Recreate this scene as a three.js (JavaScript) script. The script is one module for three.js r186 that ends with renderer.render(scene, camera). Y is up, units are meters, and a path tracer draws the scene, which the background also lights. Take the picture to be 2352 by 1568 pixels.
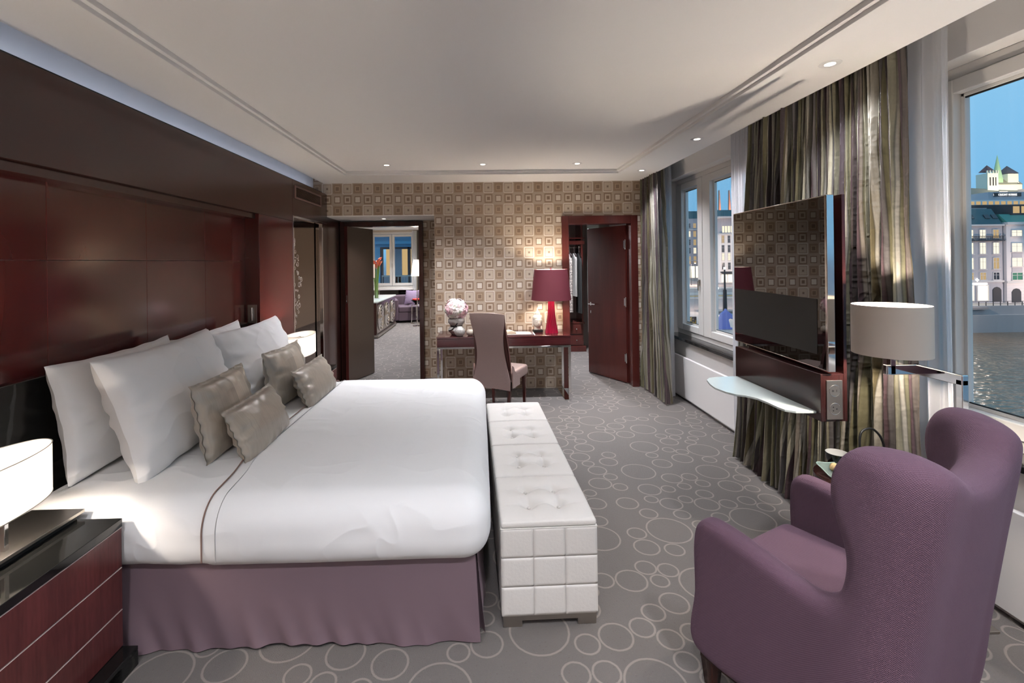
import * as THREE from 'three';
import { RoundedBoxGeometry } from 'three/addons/geometries/RoundedBoxGeometry.js';
import { mergeGeometries, mergeVertices } from 'three/addons/utils/BufferGeometryUtils.js';
import { RectAreaLightUniformsLib } from 'three/addons/lights/RectAreaLightUniformsLib.js';
import { MarchingCubes } from 'three/addons/objects/MarchingCubes.js';

// ---------- camera, sky, exposure ----------
const scene = new THREE.Scene();
const W = 2352, H = 1568, F = 1068, CX = 1126, CY = 601;
const camera = new THREE.PerspectiveCamera(2 * Math.atan(H / 2 / F) * 180 / Math.PI, W / H, 0.05, 3000);
camera.position.set(0, 1.63, 0);
camera.rotation.order = 'YXZ';
camera.rotation.set(0, -1.3 * Math.PI / 180, -0.75 * Math.PI / 180);
camera.setViewOffset(W, H, W / 2 - CX, H / 2 - CY, W, H);
const renderer = new THREE.WebGLRenderer({ antialias: true });
renderer.toneMapping = THREE.LinearToneMapping;
renderer.toneMappingExposure = 1.3;
renderer.shadowMap.enabled = true;
RectAreaLightUniformsLib.init();
{ // clear blue hour sky: a smooth gradient by height, the same all round
  const w = 64, h = 128, a = new Float32Array(w * h * 4);
  for (let j = 0; j < h; j++) {
    const e = Math.sin((j + 0.5 - h / 2) / h * Math.PI), t = Math.min(1, Math.max(0, e) * 2.2);
    const c = e < 0 ? [0.1, 0.2, 0.32] : [0.145 + 0.125 * t, 0.395 + 0.145 * t, 0.66 + 0.1 * t];
    for (let i = 0; i < w; i++) a.set([...c, 1], (j * w + i) * 4);
  }
  const sky = new THREE.DataTexture(a, w, h, THREE.RGBAFormat, THREE.FloatType);
  sky.mapping = THREE.EquirectangularReflectionMapping; sky.colorSpace = THREE.LinearSRGBColorSpace;
  sky.magFilter = sky.minFilter = THREE.LinearFilter; sky.needsUpdate = true;
  scene.background = sky;
}
const WARM = 0xf5f6fe, WARMER = 0xfff0e0;

// ---------- small helpers ----------
let seedState = 1234567;
const seed = (s) => { seedState = s >>> 0 || 1; };
const rnd = (a = 0, b = 1) => { seedState = (Math.imul(seedState, 1664525) + 1013904223) >>> 0; return a + (b - a) * (seedState / 4294967296); };
const hash = (x, y) => { let n = Math.imul(x | 0, 374761393) ^ Math.imul(y | 0, 668265263); n = Math.imul(n ^ (n >>> 13), 1274126177); return ((n ^ (n >>> 16)) >>> 0) / 4294967296; };
const sm = (t) => t * t * (3 - 2 * t);
function noise(x, y, px = 0, py = 0) { // value noise, tiles every px by py cells when given
  const ix = Math.floor(x), iy = Math.floor(y), fx = sm(x - ix), fy = sm(y - iy);
  const w = (a, b) => hash(px ? ((a % px) + px) % px : a, py ? ((b % py) + py) % py : b);
  return (w(ix, iy) * (1 - fx) + w(ix + 1, iy) * fx) * (1 - fy) + (w(ix, iy + 1) * (1 - fx) + w(ix + 1, iy + 1) * fx) * fy;
}
const fbm = (x, y, o = 4) => { let s = 0, a = 0.5; for (let i = 0; i < o; i++) { s += a * noise(x, y); x = x * 2.03 + 17.1; y = y * 2.03 + 5.7; a *= 0.5; } return s; };
const clamp = (x, a = 0, b = 1) => Math.min(b, Math.max(a, x));
const lerp = (a, b, t) => a + (b - a) * t;
const sstep = (a, b, x) => sm(clamp((x - a) / (b - a)));
const used = new Map();
const numbered = (n) => { const k = used.get(n) || 0; used.set(n, k + 1); return k ? n + '_' + String(k).padStart(3, '0') : n; };
function uvBox(g, s = 1) { // metres, by the axis a face points along
  if (g.index) g = g.toNonIndexed();
  const p = g.attributes.position, n = p.count, uv = new Float32Array(n * 2);
  const a = new THREE.Vector3(), b = new THREE.Vector3(), c = new THREE.Vector3();
  for (let i = 0; i < n; i += 3) {
    a.fromBufferAttribute(p, i); b.fromBufferAttribute(p, i + 1); c.fromBufferAttribute(p, i + 2);
    const q = b.clone().sub(a).cross(c.clone().sub(a)), X = Math.abs(q.x), Y = Math.abs(q.y), Z = Math.abs(q.z);
    for (let k = 0; k < 3; k++) {
      const v = [a, b, c][k];
      const [u, w] = X >= Y && X >= Z ? [v.z, v.y] : Y >= Z ? [v.x, v.z] : [v.x, v.y];
      uv[(i + k) * 2] = u * s; uv[(i + k) * 2 + 1] = w * s;
    }
  }
  g.setAttribute('uv', new THREE.BufferAttribute(uv, 2));
  return g;
}
function bx(x0, x1, y0, y1, z0, z1, r = 0, seg = 2) {
  const w = Math.abs(x1 - x0), h = Math.abs(y1 - y0), d = Math.abs(z1 - z0);
  r = Math.min(r, w / 2.01, h / 2.01, d / 2.01);
  const g = r > 0 ? new RoundedBoxGeometry(w, h, d, seg, r) : new THREE.BoxGeometry(w, h, d);
  g.translate((x0 + x1) / 2, (y0 + y1) / 2, (z0 + z1) / 2);
  return uvBox(g);
}
const cyl = (r0, r1, y0, y1, x = 0, z = 0, n = 24) => new THREE.CylinderGeometry(r1, r0, y1 - y0, n).translate(x, (y0 + y1) / 2, z);
const lathe = (pts, n = 48) => new THREE.LatheGeometry(pts.map(([r, y]) => new THREE.Vector2(r, y)), n);
function tube(pts, r, n = 8, seg = 0, closed = false) {
  const c = new THREE.CatmullRomCurve3(pts.map((p) => new THREE.Vector3(...p)), closed, 'catmullrom', 0.5);
  return new THREE.TubeGeometry(c, seg || pts.length * 4, r, n, closed);
}
function bar(a, b, w, h, r = 0.001) { // a straight bar of w by h from a to b
  const A = new THREE.Vector3(...a), B = new THREE.Vector3(...b), L = A.distanceTo(B);
  const g = new RoundedBoxGeometry(w, h, L, 1, Math.min(r, w / 3, h / 3));
  g.lookAt(B.clone().sub(A)); g.translate((A.x + B.x) / 2, (A.y + B.y) / 2, (A.z + B.z) / 2);
  return uvBox(g);
}
function extrude(pts, depth, bevel = 0, seg = 2, curve = false, holes = []) {
  const mk = (q, S) => { const s = new S(); if (curve) { s.moveTo(...q[0]); s.splineThru(q.slice(1).concat([q[0]]).map((p) => new THREE.Vector2(...p))); } else { s.setFromPoints(q.map((p) => new THREE.Vector2(...p))); } return s; };
  const s = mk(pts, THREE.Shape);
  for (const h of holes) s.holes.push(mk(h, THREE.Path));
  return uvBox(new THREE.ExtrudeGeometry(s, { depth: depth - 2 * bevel, bevelEnabled: bevel > 0, bevelThickness: bevel, bevelSize: bevel, bevelOffset: -bevel, bevelSegments: seg, curveSegments: 24 }).translate(0, 0, bevel));
}
function grid(nu, nv, fn, uvfn, flip = false) { // smooth sheet from fn(u, v) -> [x, y, z]
  const P = [], U = [], I = [];
  for (let j = 0; j <= nv; j++) for (let i = 0; i <= nu; i++) { const u = i / nu, v = j / nv; P.push(...fn(u, v)); U.push(...(uvfn ? uvfn(u, v) : [u, v])); }
  for (let j = 0; j < nv; j++) for (let i = 0; i < nu; i++) { const a = j * (nu + 1) + i, b = a + 1, c = a + nu + 1, d = c + 1; flip ? I.push(a, c, b, b, c, d) : I.push(a, b, c, b, d, c); }
  const g = new THREE.BufferGeometry();
  g.setAttribute('position', new THREE.Float32BufferAttribute(P, 3)); g.setAttribute('uv', new THREE.Float32BufferAttribute(U, 2)); g.setIndex(I);
  g.computeVertexNormals();
  return g;
}
function merged(list) {
  list = [].concat(list);
  if (list.length === 1) return list[0];
  return mergeGeometries(list.map((g) => { g = g.index ? g.toNonIndexed() : g; for (const k of Object.keys(g.attributes)) if (!['position', 'normal', 'uv'].includes(k)) g.deleteAttribute(k); if (!g.attributes.uv) uvBox(g); return g; }));
}
function part(name, geos, mat, parent) {
  const m = new THREE.Mesh(merged(geos), mat); m.name = name; m.castShadow = m.receiveShadow = true;
  (parent || scene).add(m); return m;
}
function thing(name, label, category, pos = [0, 0, 0], turn = 0, group) {
  const o = new THREE.Group(); o.name = numbered(name); o.position.set(...pos); o.rotation.y = turn;
  o.userData = { label, category }; if (group) o.userData.group = group;
  scene.add(o); return o;
}
function solo(name, label, category, geos, mat, pos = [0, 0, 0], turn = 0, group) { // a thing that is one mesh
  const m = part(numbered(name), geos, mat); m.position.set(...pos); m.rotation.y = turn;
  m.userData = { label, category }; if (group) m.userData.group = group;
  return m;
}
function struct(name, label, category) {
  const o = new THREE.Group(); o.name = name; o.userData = { kind: 'structure', label, category }; scene.add(o); return o;
}
const at = (g, x, y, z) => g.translate(x, y, z);
const spin = (g, x = 0, y = 0, z = 0) => g.rotateX(x).rotateY(y).rotateZ(z);

// ---------- textures ----------
function dataTex(w, h, fn, srgb, rx = 1, ry = 1) {
  const a = new Uint8Array(w * h * 4);
  for (let j = 0; j < h; j++) for (let i = 0; i < w; i++) { const c = fn(i, j), k = (j * w + i) * 4; if (typeof c === 'number') { a[k] = a[k + 1] = a[k + 2] = clamp(c) * 255; } else { a[k] = clamp(c[0], 0, 255); a[k + 1] = clamp(c[1], 0, 255); a[k + 2] = clamp(c[2], 0, 255); } a[k + 3] = 255; }
  const t = new THREE.DataTexture(a, w, h); t.wrapS = t.wrapT = THREE.RepeatWrapping; t.magFilter = THREE.LinearFilter; t.minFilter = THREE.LinearMipmapLinearFilter;
  if (srgb) t.colorSpace = THREE.SRGBColorSpace; t.repeat.set(rx, ry); t.needsUpdate = true; return t;
}
function canvasTex(w, h, draw, rx = 1, ry = 1) {
  const c = document.createElement('canvas'); c.width = w; c.height = h; draw(c.getContext('2d'), w, h);
  const t = new THREE.CanvasTexture(c); t.wrapS = t.wrapT = THREE.RepeatWrapping; t.colorSpace = THREE.SRGBColorSpace; t.repeat.set(rx, ry); return t;
}
// vertical veneer grain: streaks along v, tiles
function woodTex(base, amp, s, rx = 1, ry = 0.5, swap = false, fine = 1) {
  const n = 256, m = 512;
  const f = (i, j) => {
    const u = i / n, v = j / m;
    const wob = noise(u * 8 + s, v * 6, 8, 6) * 0.012;
    const a = noise((u + wob) * 24 + s, v * 3, 24, 3), b = noise((u + wob * 0.4) * 96 + s * 3, v * 8, 96, 8), c = noise(u * 6 + s, v * 2, 6, 2);
    const d = noise(u * 128, v * 40, 128, 40);
    const k = 1 + amp * ((a - 0.5) * 0.5 * fine + (b - 0.5) * 0.6 * fine + (c - 0.5) * 0.9 + (d - 0.5) * 0.4 * fine);
    return [base[0] * k, base[1] * k, base[2] * k];
  };
  return swap ? dataTex(m, n, (i, j) => f(j, i), true, ry, rx) : dataTex(n, m, f, true, rx, ry);
}
const peel = dataTex(256, 256, (i, j) => 0.5 * noise(i / 16, j / 16, 16, 16) + 0.3 * noise(i / 8 + 40, j / 8, 32, 32) + 0.2 * noise(i / 4, j / 4 + 9, 64, 64), false, 6, 6);
const weave = dataTex(64, 64, (i, j) => { const a = Math.floor(i / 4) % 2, b = Math.floor(j / 4) % 2; const x = (i % 4) / 4 - 0.4, y = (j % 4) / 4 - 0.4; return (a === b ? 0.75 : 0.35) - (x * x + y * y) * 0.5 + hash(i, j) * 0.2; }, false, 22, 22);
const linenBump = dataTex(128, 128, (i, j) => 0.5 + 0.25 * (noise(i / 1.0, j / 8, 128, 16) - 0.5) + 0.25 * (noise(i / 8, j / 1.0, 16, 128) - 0.5) + 0.2 * (hash(i, j) - 0.5), false, 14, 14);
const pileBump = dataTex(256, 256, (i, j) => 0.55 * hash(i, j) + 0.45 * noise(i / 3, j / 3, 0, 0), false, 6, 6);
const crinkle = dataTex(256, 256, (i, j) => { const v = j / 256, u = i / 256; const r = (a) => 1 - Math.abs(2 * a - 1); const w = 0.06 * noise(u * 5, v * 7, 5, 7); return 0.55 * r(noise((u + w) * 14, (v + w) * 6, 14, 6)) + 0.3 * r(noise((u - w) * 26 + 7, v * 16, 26, 16)) + 0.15 * noise(u * 40, v * 40, 40, 40); }, false, 2, 2);
const softWrinkle = dataTex(256, 256, (i, j) => { const u = i / 256, v = j / 256; const w = noise(u * 4, v * 4, 4, 4) * 0.25; const r = 1 - Math.abs(2 * noise((u + w) * 6, (v + w) * 10, 6, 10) - 1); return 0.6 * r * r + 0.4 * noise(u * 10, v * 14, 10, 14); }, false, 1, 1);
const brushed = dataTex(128, 128, (i, j) => 0.5 + 0.4 * (noise(i / 0.9, j / 40, 128, 3) - 0.5), false, 6, 6);

// carpet: pale rings woven into a taupe pile (2.4 m repeat)
const carpetTex = (() => {
  const S = 2.4, rings = []; seed(77);
  const far = (x, y, r, gap) => rings.every((q) => { let dx = Math.abs(x - q[0]), dy = Math.abs(y - q[1]); dx = Math.min(dx, S - dx); dy = Math.min(dy, S - dy); return Math.hypot(dx, dy) > r + q[2] + gap; });
  const put = (n, r0, r1, gap) => { for (let k = 0; k < n; k++) { const r = rnd(r0, r1), x = rnd(0, S), y = rnd(0, S); if (far(x, y, r, gap)) rings.push([x, y, r]); } };
  put(70, 0.115, 0.14, 0.16); put(260, 0.066, 0.084, 0.03);
  // small rings cluster against others
  for (let k = 0; k < 2600; k++) { const q = rings[Math.floor(rnd(0, rings.length))], r = rnd(0.044, 0.056), a = rnd(0, 6.283), x = (q[0] + Math.cos(a) * (q[2] + r + 0.012) + S) % S, y = (q[1] + Math.sin(a) * (q[2] + r + 0.012) + S) % S; if (rings.length < 165 && far(x, y, r, 0.006)) rings.push([x, y, r]); }
  return canvasTex(2048, 2048, (g, w) => {
    const k = w / S; g.fillStyle = 'rgb(106,101,98)'; g.fillRect(0, 0, w, w);
    for (let i = 0; i < 16000; i++) { const c = 106 + rnd(-12, 12), s = rnd(2, 5); g.fillStyle = `rgba(${c},${c - 8},${c - 13},0.5)`; g.fillRect(rnd(0, w), rnd(0, w), s, s); }
    for (const [x, y, r] of rings) for (const ox of [-S, 0, S]) for (const oy of [-S, 0, S]) {
      if (x + ox + r < 0 || x + ox - r > S || y + oy + r < 0 || y + oy - r > S) continue;
      for (let p = 0; p < 3; p++) { g.strokeStyle = 'rgba(152,144,134,0.36)'; g.lineWidth = k * (0.0105 - p * 0.002); g.beginPath(); for (let a = 0; a <= 96; a++) { const t = a / 96 * 6.2832, q = r + 0.0022 * (noise(a * 0.7 + x * 50, p * 3 + y * 40) - 0.5); const X = (x + ox + Math.cos(t) * q) * k, Y = (y + oy + Math.sin(t) * q) * k; a ? g.lineTo(X, Y) : g.moveTo(X, Y); } g.stroke(); }
    }
  }, 1 / S, 1 / S);
})();
// wallpaper: 2 by 2 repeat of printed squares
const PU = 0.256, PV = 0.2785;
const paperTex = canvasTex(512, 512, (g, w) => {
  g.fillStyle = 'rgb(176,158,138)'; g.fillRect(0, 0, w, w);
  const sq = (cx, cy, s, c, t = 1.03) => { g.fillStyle = c; g.fillRect(cx - s / 2, cy - s / 2 * t, s, s * t); };
  const h = w / 4;
  const tan = 'rgb(152,128,104)', brown = 'rgb(128,104,84)', cream = 'rgb(212,202,188)', pale = 'rgb(192,176,156)', grey = 'rgb(150,136,122)';
  // lower left: solid tan square with a pale line square inside
  sq(h, 3 * h, 210, tan); sq(h, 3 * h, 112, 'rgb(206,186,158)'); sq(h, 3 * h, 100, tan); sq(h, 3 * h, 76, brown);
  // lower right: cream border, thin brown line, small grey heart
  sq(3 * h, 3 * h, 250, cream); sq(3 * h, 3 * h, 204, brown); sq(3 * h, 3 * h, 186, pale); sq(3 * h, 3 * h, 52, grey); sq(3 * h, 3 * h, 30, brown);
  // upper left: cream heart in a brown frame
  sq(h, h, 158, brown); sq(h, h, 118, cream);
  // upper right: brown frame, pale band, brown heart
  sq(3 * h, h, 208, tan); sq(3 * h, h, 186, brown); sq(3 * h, h, 150, pale); sq(3 * h, h, 76, brown); sq(3 * h, h, 62, tan); sq(3 * h, h, 60, brown);
  seed(5); for (let i = 0; i < 9000; i++) { g.fillStyle = `rgba(${rnd() < 0.5 ? '255,245,230' : '60,45,35'},0.05)`; g.fillRect(rnd(0, w), rnd(0, w), 1, rnd(2, 10)); }
}, 1 / PU, 1 / PV);
// curtain stripes: 2 m of cloth across
const stripeTex = (() => {
  const cols = [[104, 101, 80], [74, 58, 62], [148, 143, 132], [96, 88, 82], [120, 116, 98], [64, 56, 54], [160, 156, 138], [92, 88, 88], [90, 82, 60], [122, 114, 104], [70, 62, 66], [100, 96, 74]];
  const w = 1024, lut = []; seed(31); let x = 0, last = -1;
  while (x < w) { let k = Math.floor(rnd(0, cols.length)); if (k === last) k = (k + 1) % cols.length; last = k; const n = Math.floor(rnd(5, 18)); for (let i = 0; i < n && x < w; i++, x++) { const e = Math.min(i, n - 1 - i) < 1 ? 0.75 : 1; lut.push(cols[k].map((c) => c * e)); } }
  return dataTex(w, 256, (i, j) => { const k = 0.9 + 0.2 * noise(i / 3, j / 20, 0, 0) + 0.06 * (hash(i, j) - 0.5); return lut[i].map((c) => c * k); }, true, 0.5, 0.5);
})();

// ---------- materials ----------
const M = {};
const std = (o) => new THREE.MeshStandardMaterial(o), phy = (o) => new THREE.MeshPhysicalMaterial(o);
const rgb = (r, g, b) => new THREE.Color(r / 255, g / 255, b / 255).convertSRGBToLinear();
M.plaster = std({ color: rgb(238, 235, 231), roughness: 0.9 });
M.white = std({ color: rgb(226, 223, 220), roughness: 0.55 });
M.frame = std({ color: rgb(214, 211, 206), roughness: 0.45 });
M.carpet = std({ map: carpetTex, roughness: 1, bumpMap: pileBump, bumpScale: 0.004 });
M.paper = std({ map: paperTex, roughness: 0.55 });
const wLac = woodTex([62, 34, 29], 0.14, 3, 0.6, 0.4, false, 0), wRed = woodTex([82, 38, 34], 0.2, 9, 1.4, 0.7, false, 0.5), wDark = woodTex([58, 30, 24], 0.24, 14, 1.5, 0.6, false, 0.5), wDesk = woodTex([72, 32, 33], 0.24, 21, 1.2, 0.6, true);
M.lacquer = phy({ map: wLac, roughness: 0.2, ior: 1.62 });
M.lacquer2 = phy({ map: woodTex([76, 30, 27], 0.16, 5, 0.6, 0.4, false, 0), roughness: 0.14, ior: 1.75 });
M.lacquer3 = phy({ map: woodTex([80, 31, 28], 0.16, 33, 0.6, 0.4, false, 0), roughness: 0.14, ior: 1.75 });
M.door = phy({ map: wRed, roughness: 0.12, ior: 1.55 });
M.darkwood = phy({ map: wDark, roughness: 0.2, ior: 1.5 });
M.bronze = phy({ color: rgb(74, 60, 50), roughness: 0.16, ior: 1.8 });
M.desk = phy({ map: wDesk, roughness: 0.1, ior: 1.55 });
M.tvwood = phy({ map: woodTex([52, 26, 25], 0.2, 44, 1.4, 0.7), roughness: 0.16, ior: 1.5 });
M.nightwood = phy({ map: woodTex([92, 46, 45], 0.2, 51, 1.6, 0.8), roughness: 0.2, ior: 1.5 });
M.blackgloss = phy({ color: rgb(20, 20, 19), roughness: 0.06, ior: 1.55 });
M.black = std({ color: rgb(22, 21, 21), roughness: 0.5 });
M.stone = phy({ color: rgb(34, 32, 32), roughness: 0.08, ior: 1.6 });
M.chrome = std({ color: rgb(226, 224, 222), metalness: 1, roughness: 0.07 });
M.steel = std({ color: rgb(176, 170, 162), metalness: 1, roughness: 0.32, bumpMap: brushed, bumpScale: 0.0003 });
M.mirror = std({ color: rgb(128, 112, 102), metalness: 1, roughness: 0.03 });
M.linen = std({ color: rgb(230, 230, 229), roughness: 0.85, bumpMap: softWrinkle, bumpScale: 0.006 });
M.pillow = std({ color: rgb(236, 235, 234), roughness: 0.85, bumpMap: softWrinkle, bumpScale: 0.008 });
M.piping = std({ color: rgb(124, 98, 88), roughness: 0.8 });
M.skirt = phy({ color: rgb(108, 90, 97), roughness: 0.5, sheen: 0.5, sheenColor: rgb(190, 170, 180), sheenRoughness: 0.4 });
M.leather = phy({ color: rgb(210, 206, 200), roughness: 0.42, bumpMap: peel, bumpScale: 0.0006 });
M.chairLeather = phy({ color: rgb(190, 168, 162), roughness: 0.33, metalness: 0.6, bumpMap: peel, bumpScale: 0.0012 });
M.plum = phy({ color: rgb(88, 64, 78), roughness: 0.95, bumpMap: weave, bumpScale: 0.0022, sheen: 0.35, sheenColor: rgb(150, 120, 150), sheenRoughness: 0.5 });
M.curtain = phy({ map: stripeTex, roughness: 0.45, bumpMap: crinkle, bumpScale: 0.006, side: THREE.DoubleSide, sheen: 0.2, sheenColor: rgb(220, 215, 200) });
M.sheer = phy({ color: rgb(240, 240, 242), roughness: 0.9, transmission: 0.55, thickness: 0, side: THREE.DoubleSide, opacity: 0.72, transparent: true });
M.glass = phy({ color: 0xffffff, roughness: 0, transmission: 1, thickness: 0, ior: 1.5 });
M.whiteglass = phy({ color: rgb(214, 226, 222), roughness: 0.04, ior: 1.5 });
M.tvglass = phy({ color: rgb(10, 9, 9), roughness: 0.015, ior: 1.85 });
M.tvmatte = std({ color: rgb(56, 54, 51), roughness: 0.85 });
M.shadeWhite = phy({ color: rgb(240, 234, 224), roughness: 0.95, transmission: 0.45, thickness: 0, side: THREE.DoubleSide, emissive: rgb(255, 240, 218), emissiveIntensity: 0.36 });
M.shadeCream = std({ color: rgb(186, 176, 164), roughness: 0.9, bumpMap: linenBump, bumpScale: 0.0006 });
M.shadeInner = std({ color: rgb(245, 240, 230), roughness: 0.8, side: THREE.DoubleSide });
M.shadeRed = std({ color: rgb(92, 26, 38), roughness: 0.7, bumpMap: linenBump, bumpScale: 0.0005 });
M.bulb = std({ color: 0x000000, emissive: rgb(255, 236, 206), emissiveIntensity: 6 });
M.lightDisc = std({ color: 0x000000, emissive: rgb(255, 246, 232), emissiveIntensity: 5 });
M.brass = std({ color: rgb(170, 140, 90), metalness: 1, roughness: 0.25 });

// ---------- room shell ----------
// x to the right, z = minus the distance from the lens plane; floor at 0, ceiling 2.65
const CEIL = 2.65, BACK = -5.95, REAR = 1.4, XL = -1.93, XR = 2.355;
{
  const f = struct('floor', 'taupe carpet with woven pale rings running through all rooms', 'carpet');
  part('carpet', bx(-3.6, 2.75, -0.12, 0, -14.2, REAR + 0.2), M.carpet, f);
}
// ceiling with stepped frame moulding
{
  const c = struct('ceiling', 'white plaster bedroom ceiling with a stepped frame moulding', 'ceiling');
  part('slab', bx(-1.97, 2.08, CEIL, 2.95, BACK - 0.02, REAR), M.plaster, c);
  part('pocket_top', bx(2.08, 2.75, 2.86, 2.95, BACK, REAR), M.plaster, c);
  part('gap_top', bx(-2.3, -1.97, 2.82, 2.95, BACK, REAR), M.plaster, c);
  const X0 = -1.56, X1 = 1.65, Z0 = -5.27, Z1 = 0.9;
  const ring = (a, h, w) => [bx(X0 + a, X0 + a + w, CEIL - h, CEIL, Z0 + a, Z1 - a, 0.002), bx(X1 - a - w, X1 - a, CEIL - h, CEIL, Z0 + a, Z1 - a, 0.002), bx(X0 + a + w, X1 - a - w, CEIL - h, CEIL, Z0 + a, Z0 + a + w, 0.002), bx(X0 + a + w, X1 - a - w, CEIL - h, CEIL, Z1 - a - w, Z1 - a, 0.002)];
  const t = struct('trim_1', 'white stepped plaster moulding framing the middle of the ceiling', 'moulding');
  part('outer_step', ring(0, 0.016, 0.03), M.plaster, t);
  part('middle_step', ring(0.03, 0.045, 0.05), M.plaster, t);
  part('inner_step', ring(0.08, 0.025, 0.025), M.plaster, t);
}
// left wall: dark lacquer panelling with a recessed headboard bay, plaster above
{
  const w = struct('wall_left', 'glossy dark red lacquered wood panelling behind the bed', 'wall');
  part('backing', bx(-2.42, -2.12, -0.1, 2.95, BACK, REAR), M.plaster, w);
  part('cove_strip', bx(-2.12, -2.1, 2.3, 2.82, BACK, REAR), std({ color: rgb(226, 228, 232), roughness: 0.8 }), w);
  part('header_panel', bx(-2.1, XL, 2.08, 2.51, -4.86, REAR, 0.002), M.lacquer, w);
  part('header_panel', bx(-2.1, XL, 2.142, 2.51, BACK, -4.862, 0.002), M.lacquer, w);
  part('pier_panel', bx(-2.1, XL, 0, 2.078, -4.86, -4.12, 0.002), M.lacquer3, w);
  part('pier_panel', bx(-2.1, XL, 0, 2.14, BACK, -5.77, 0.002), M.lacquer, w);
  part('niche_rail', [bx(-2.049, -1.96, 2.035, 2.079, -4.12, REAR, 0.002)], M.lacquer, w);
  const zs = [REAR, 0.4, -0.27, -0.93, -1.59, -2.25, -2.91, -3.52, -4.12], ys = [0, 1.1, 1.665, 2.08], mats = [M.lacquer2, M.lacquer3];
  for (let i = 0; i < 8; i++) for (let j = 0; j < 3; j++) part('veneer_panel', bx(-2.1, -2.05, ys[j] + 0.0008, ys[j + 1] - 0.0008, zs[i + 1] + 0.0008, zs[i] - 0.0008, 0.001, 1), mats[(i + j) % 2], w);
  const h = part('door_pull', [bx(-2.035, -1.955, 1.12, 1.28, -4.119, -4.113, 0.002)], M.steel, w);
  part('grip', [cyl(0.012, 0.012, 1.15, 1.25, -1.995, -4.105, 16), at(new THREE.SphereGeometry(0.012, 16, 8), -1.995, 1.25, -4.105), at(new THREE.SphereGeometry(0.012, 16, 8), -1.995, 1.15, -4.105)], M.chrome, h);
  // mirror bay
  part('mirror_backing', bx(-2.1, -1.96, 0, 2.14, -5.77, -4.86), M.black, w);
  const f = part('mirror_frame', [bx(-1.96, -1.925, 0, 2.14, -4.885, -4.86, 0.002), bx(-1.96, -1.925, 0, 2.14, -5.77, -5.745, 0.002), bx(-1.96, -1.925, 2.115, 2.14, -5.745, -4.885, 0.002)], M.chrome, w);
  part('mirror_strip', [bx(-1.96, -1.945, 0, 2.115, -5.745, -5.64), bx(-1.96, -1.94, 0, 2.115, -5.62, -5.56)], M.mirror, f);
  part('mirror_pane', bx(-1.96, -1.95, 0, 2.115, -5.54, -4.885), M.mirror, f);
  seed(8); const et = [];
  for (let k = 0; k < 46; k++) { const r = rnd(0.008, 0.024), t = rnd(); et.push(at(new THREE.TorusGeometry(r, 0.0012, 5, 18).rotateY(Math.PI / 2), -1.9495, lerp(0.95, 1.9, t), -4.93 - rnd(0, 0.2) * Math.sin(t * 3.1))); }
  part('etched_bubbles', et, std({ color: rgb(220, 214, 206), roughness: 0.5 }), f);
  // grille above the mirror
  const g = part('air_grille', [bx(-1.93, -1.918, 2.445, 2.46, -5.71, -4.92), bx(-1.93, -1.918, 2.325, 2.34, -5.71, -4.92), bx(-1.93, -1.918, 2.34, 2.445, -4.935, -4.92), bx(-1.93, -1.918, 2.34, 2.445, -5.71, -5.695)], std({ color: rgb(128, 100, 92), roughness: 0.4 }), w);
  const sl = []; for (let k = 0; k < 9; k++) sl.push(bx(-1.929, -1.922, 2.344 + k * 0.0113, 2.350 + k * 0.0113, -5.695, -4.935));
  part('louvre', sl, M.darkwood, g);
}
{
  const c = thing('added_cove_light', 'added cool white light strip on the ledge above the wood panelling', 'light strip', [-1.95, 2.51, -2.2]);  // strip light added to brighten the plaster band above the panelling
  part('profile', bx(-0.004, 0.008, 0, 0.012, -3.6, 3.4), M.black, c);
  part('light_face', bx(-0.006, -0.004, 0.001, 0.011, -3.6, 3.4), std({ color: 0x000000, emissive: rgb(220, 232, 255), emissiveIntensity: 1 }), c);
  const l = new THREE.RectAreaLight(0xdce8ff, 9, 7, 0.012); l.name = 'added_cove_glow'; l.position.set(-0.008, 0.007, -0.1); l.rotation.y = Math.PI / 2; c.add(l);
}
// back wall with wallpaper
const movePaper = (g) => { const uv = g.attributes.uv; for (let i = 0; i < uv.count; i++) { uv.setXY(i, uv.getX(i) + 0.0690, uv.getY(i) + 0.2746); } return g; };
const paper = (...a) => movePaper(bx(...a));
{
  const w = struct('wall_back', 'bedroom end wall papered in beige and brown squares', 'wall');
  part('papered_panel', paper(-0.574, 1.07, 0, 2.66, BACK - 0.15, BACK), M.paper, w);
  part('papered_panel', paper(-1.95, -0.574, 2.24, 2.66, BACK - 0.15, BACK), M.paper, w);
  part('papered_panel', paper(-2.3, -1.95, 2.3, 2.95, BACK - 0.15, BACK), M.paper, w);
  part('papered_panel', paper(1.07, 2.02, 2.19, 2.66, BACK - 0.15, BACK), M.paper, w);
  part('papered_panel', paper(2.02, 2.62, 0, 2.95, BACK - 0.15, BACK), M.paper, w);
  part('upper_wall', bx(-2.3, 2.62, 2.66, 2.95, BACK - 0.15, BACK - 0.001), M.plaster, w);
  part('recess_soffit', bx(-1.95, -0.574, 2.228, 2.24, -6.6, BACK), M.plaster, w);
  part('recess_side', paper(-0.574, -0.424, 0, 2.4, -6.75, BACK - 0.15), M.paper, w);
  part('recess_panel', paper(-0.79, -0.574, 0, 2.24, -6.75, -6.6), M.paper, w);
  part('recess_header', bx(-1.95, -0.79, 2.215, 2.4, -6.75, -6.6), M.plaster, w);
  part('recess_lacquer', bx(-2.1, -1.95, 0, 2.4, -6.75, BACK), M.lacquer, w);
}
{
  const w = struct('wall_rear', 'plain papered wall behind the viewer', 'wall');
  part('papered_panel', paper(-2.3, 2.75, 0, 2.95, REAR, REAR + 0.15), M.paper, w);
}
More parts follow.
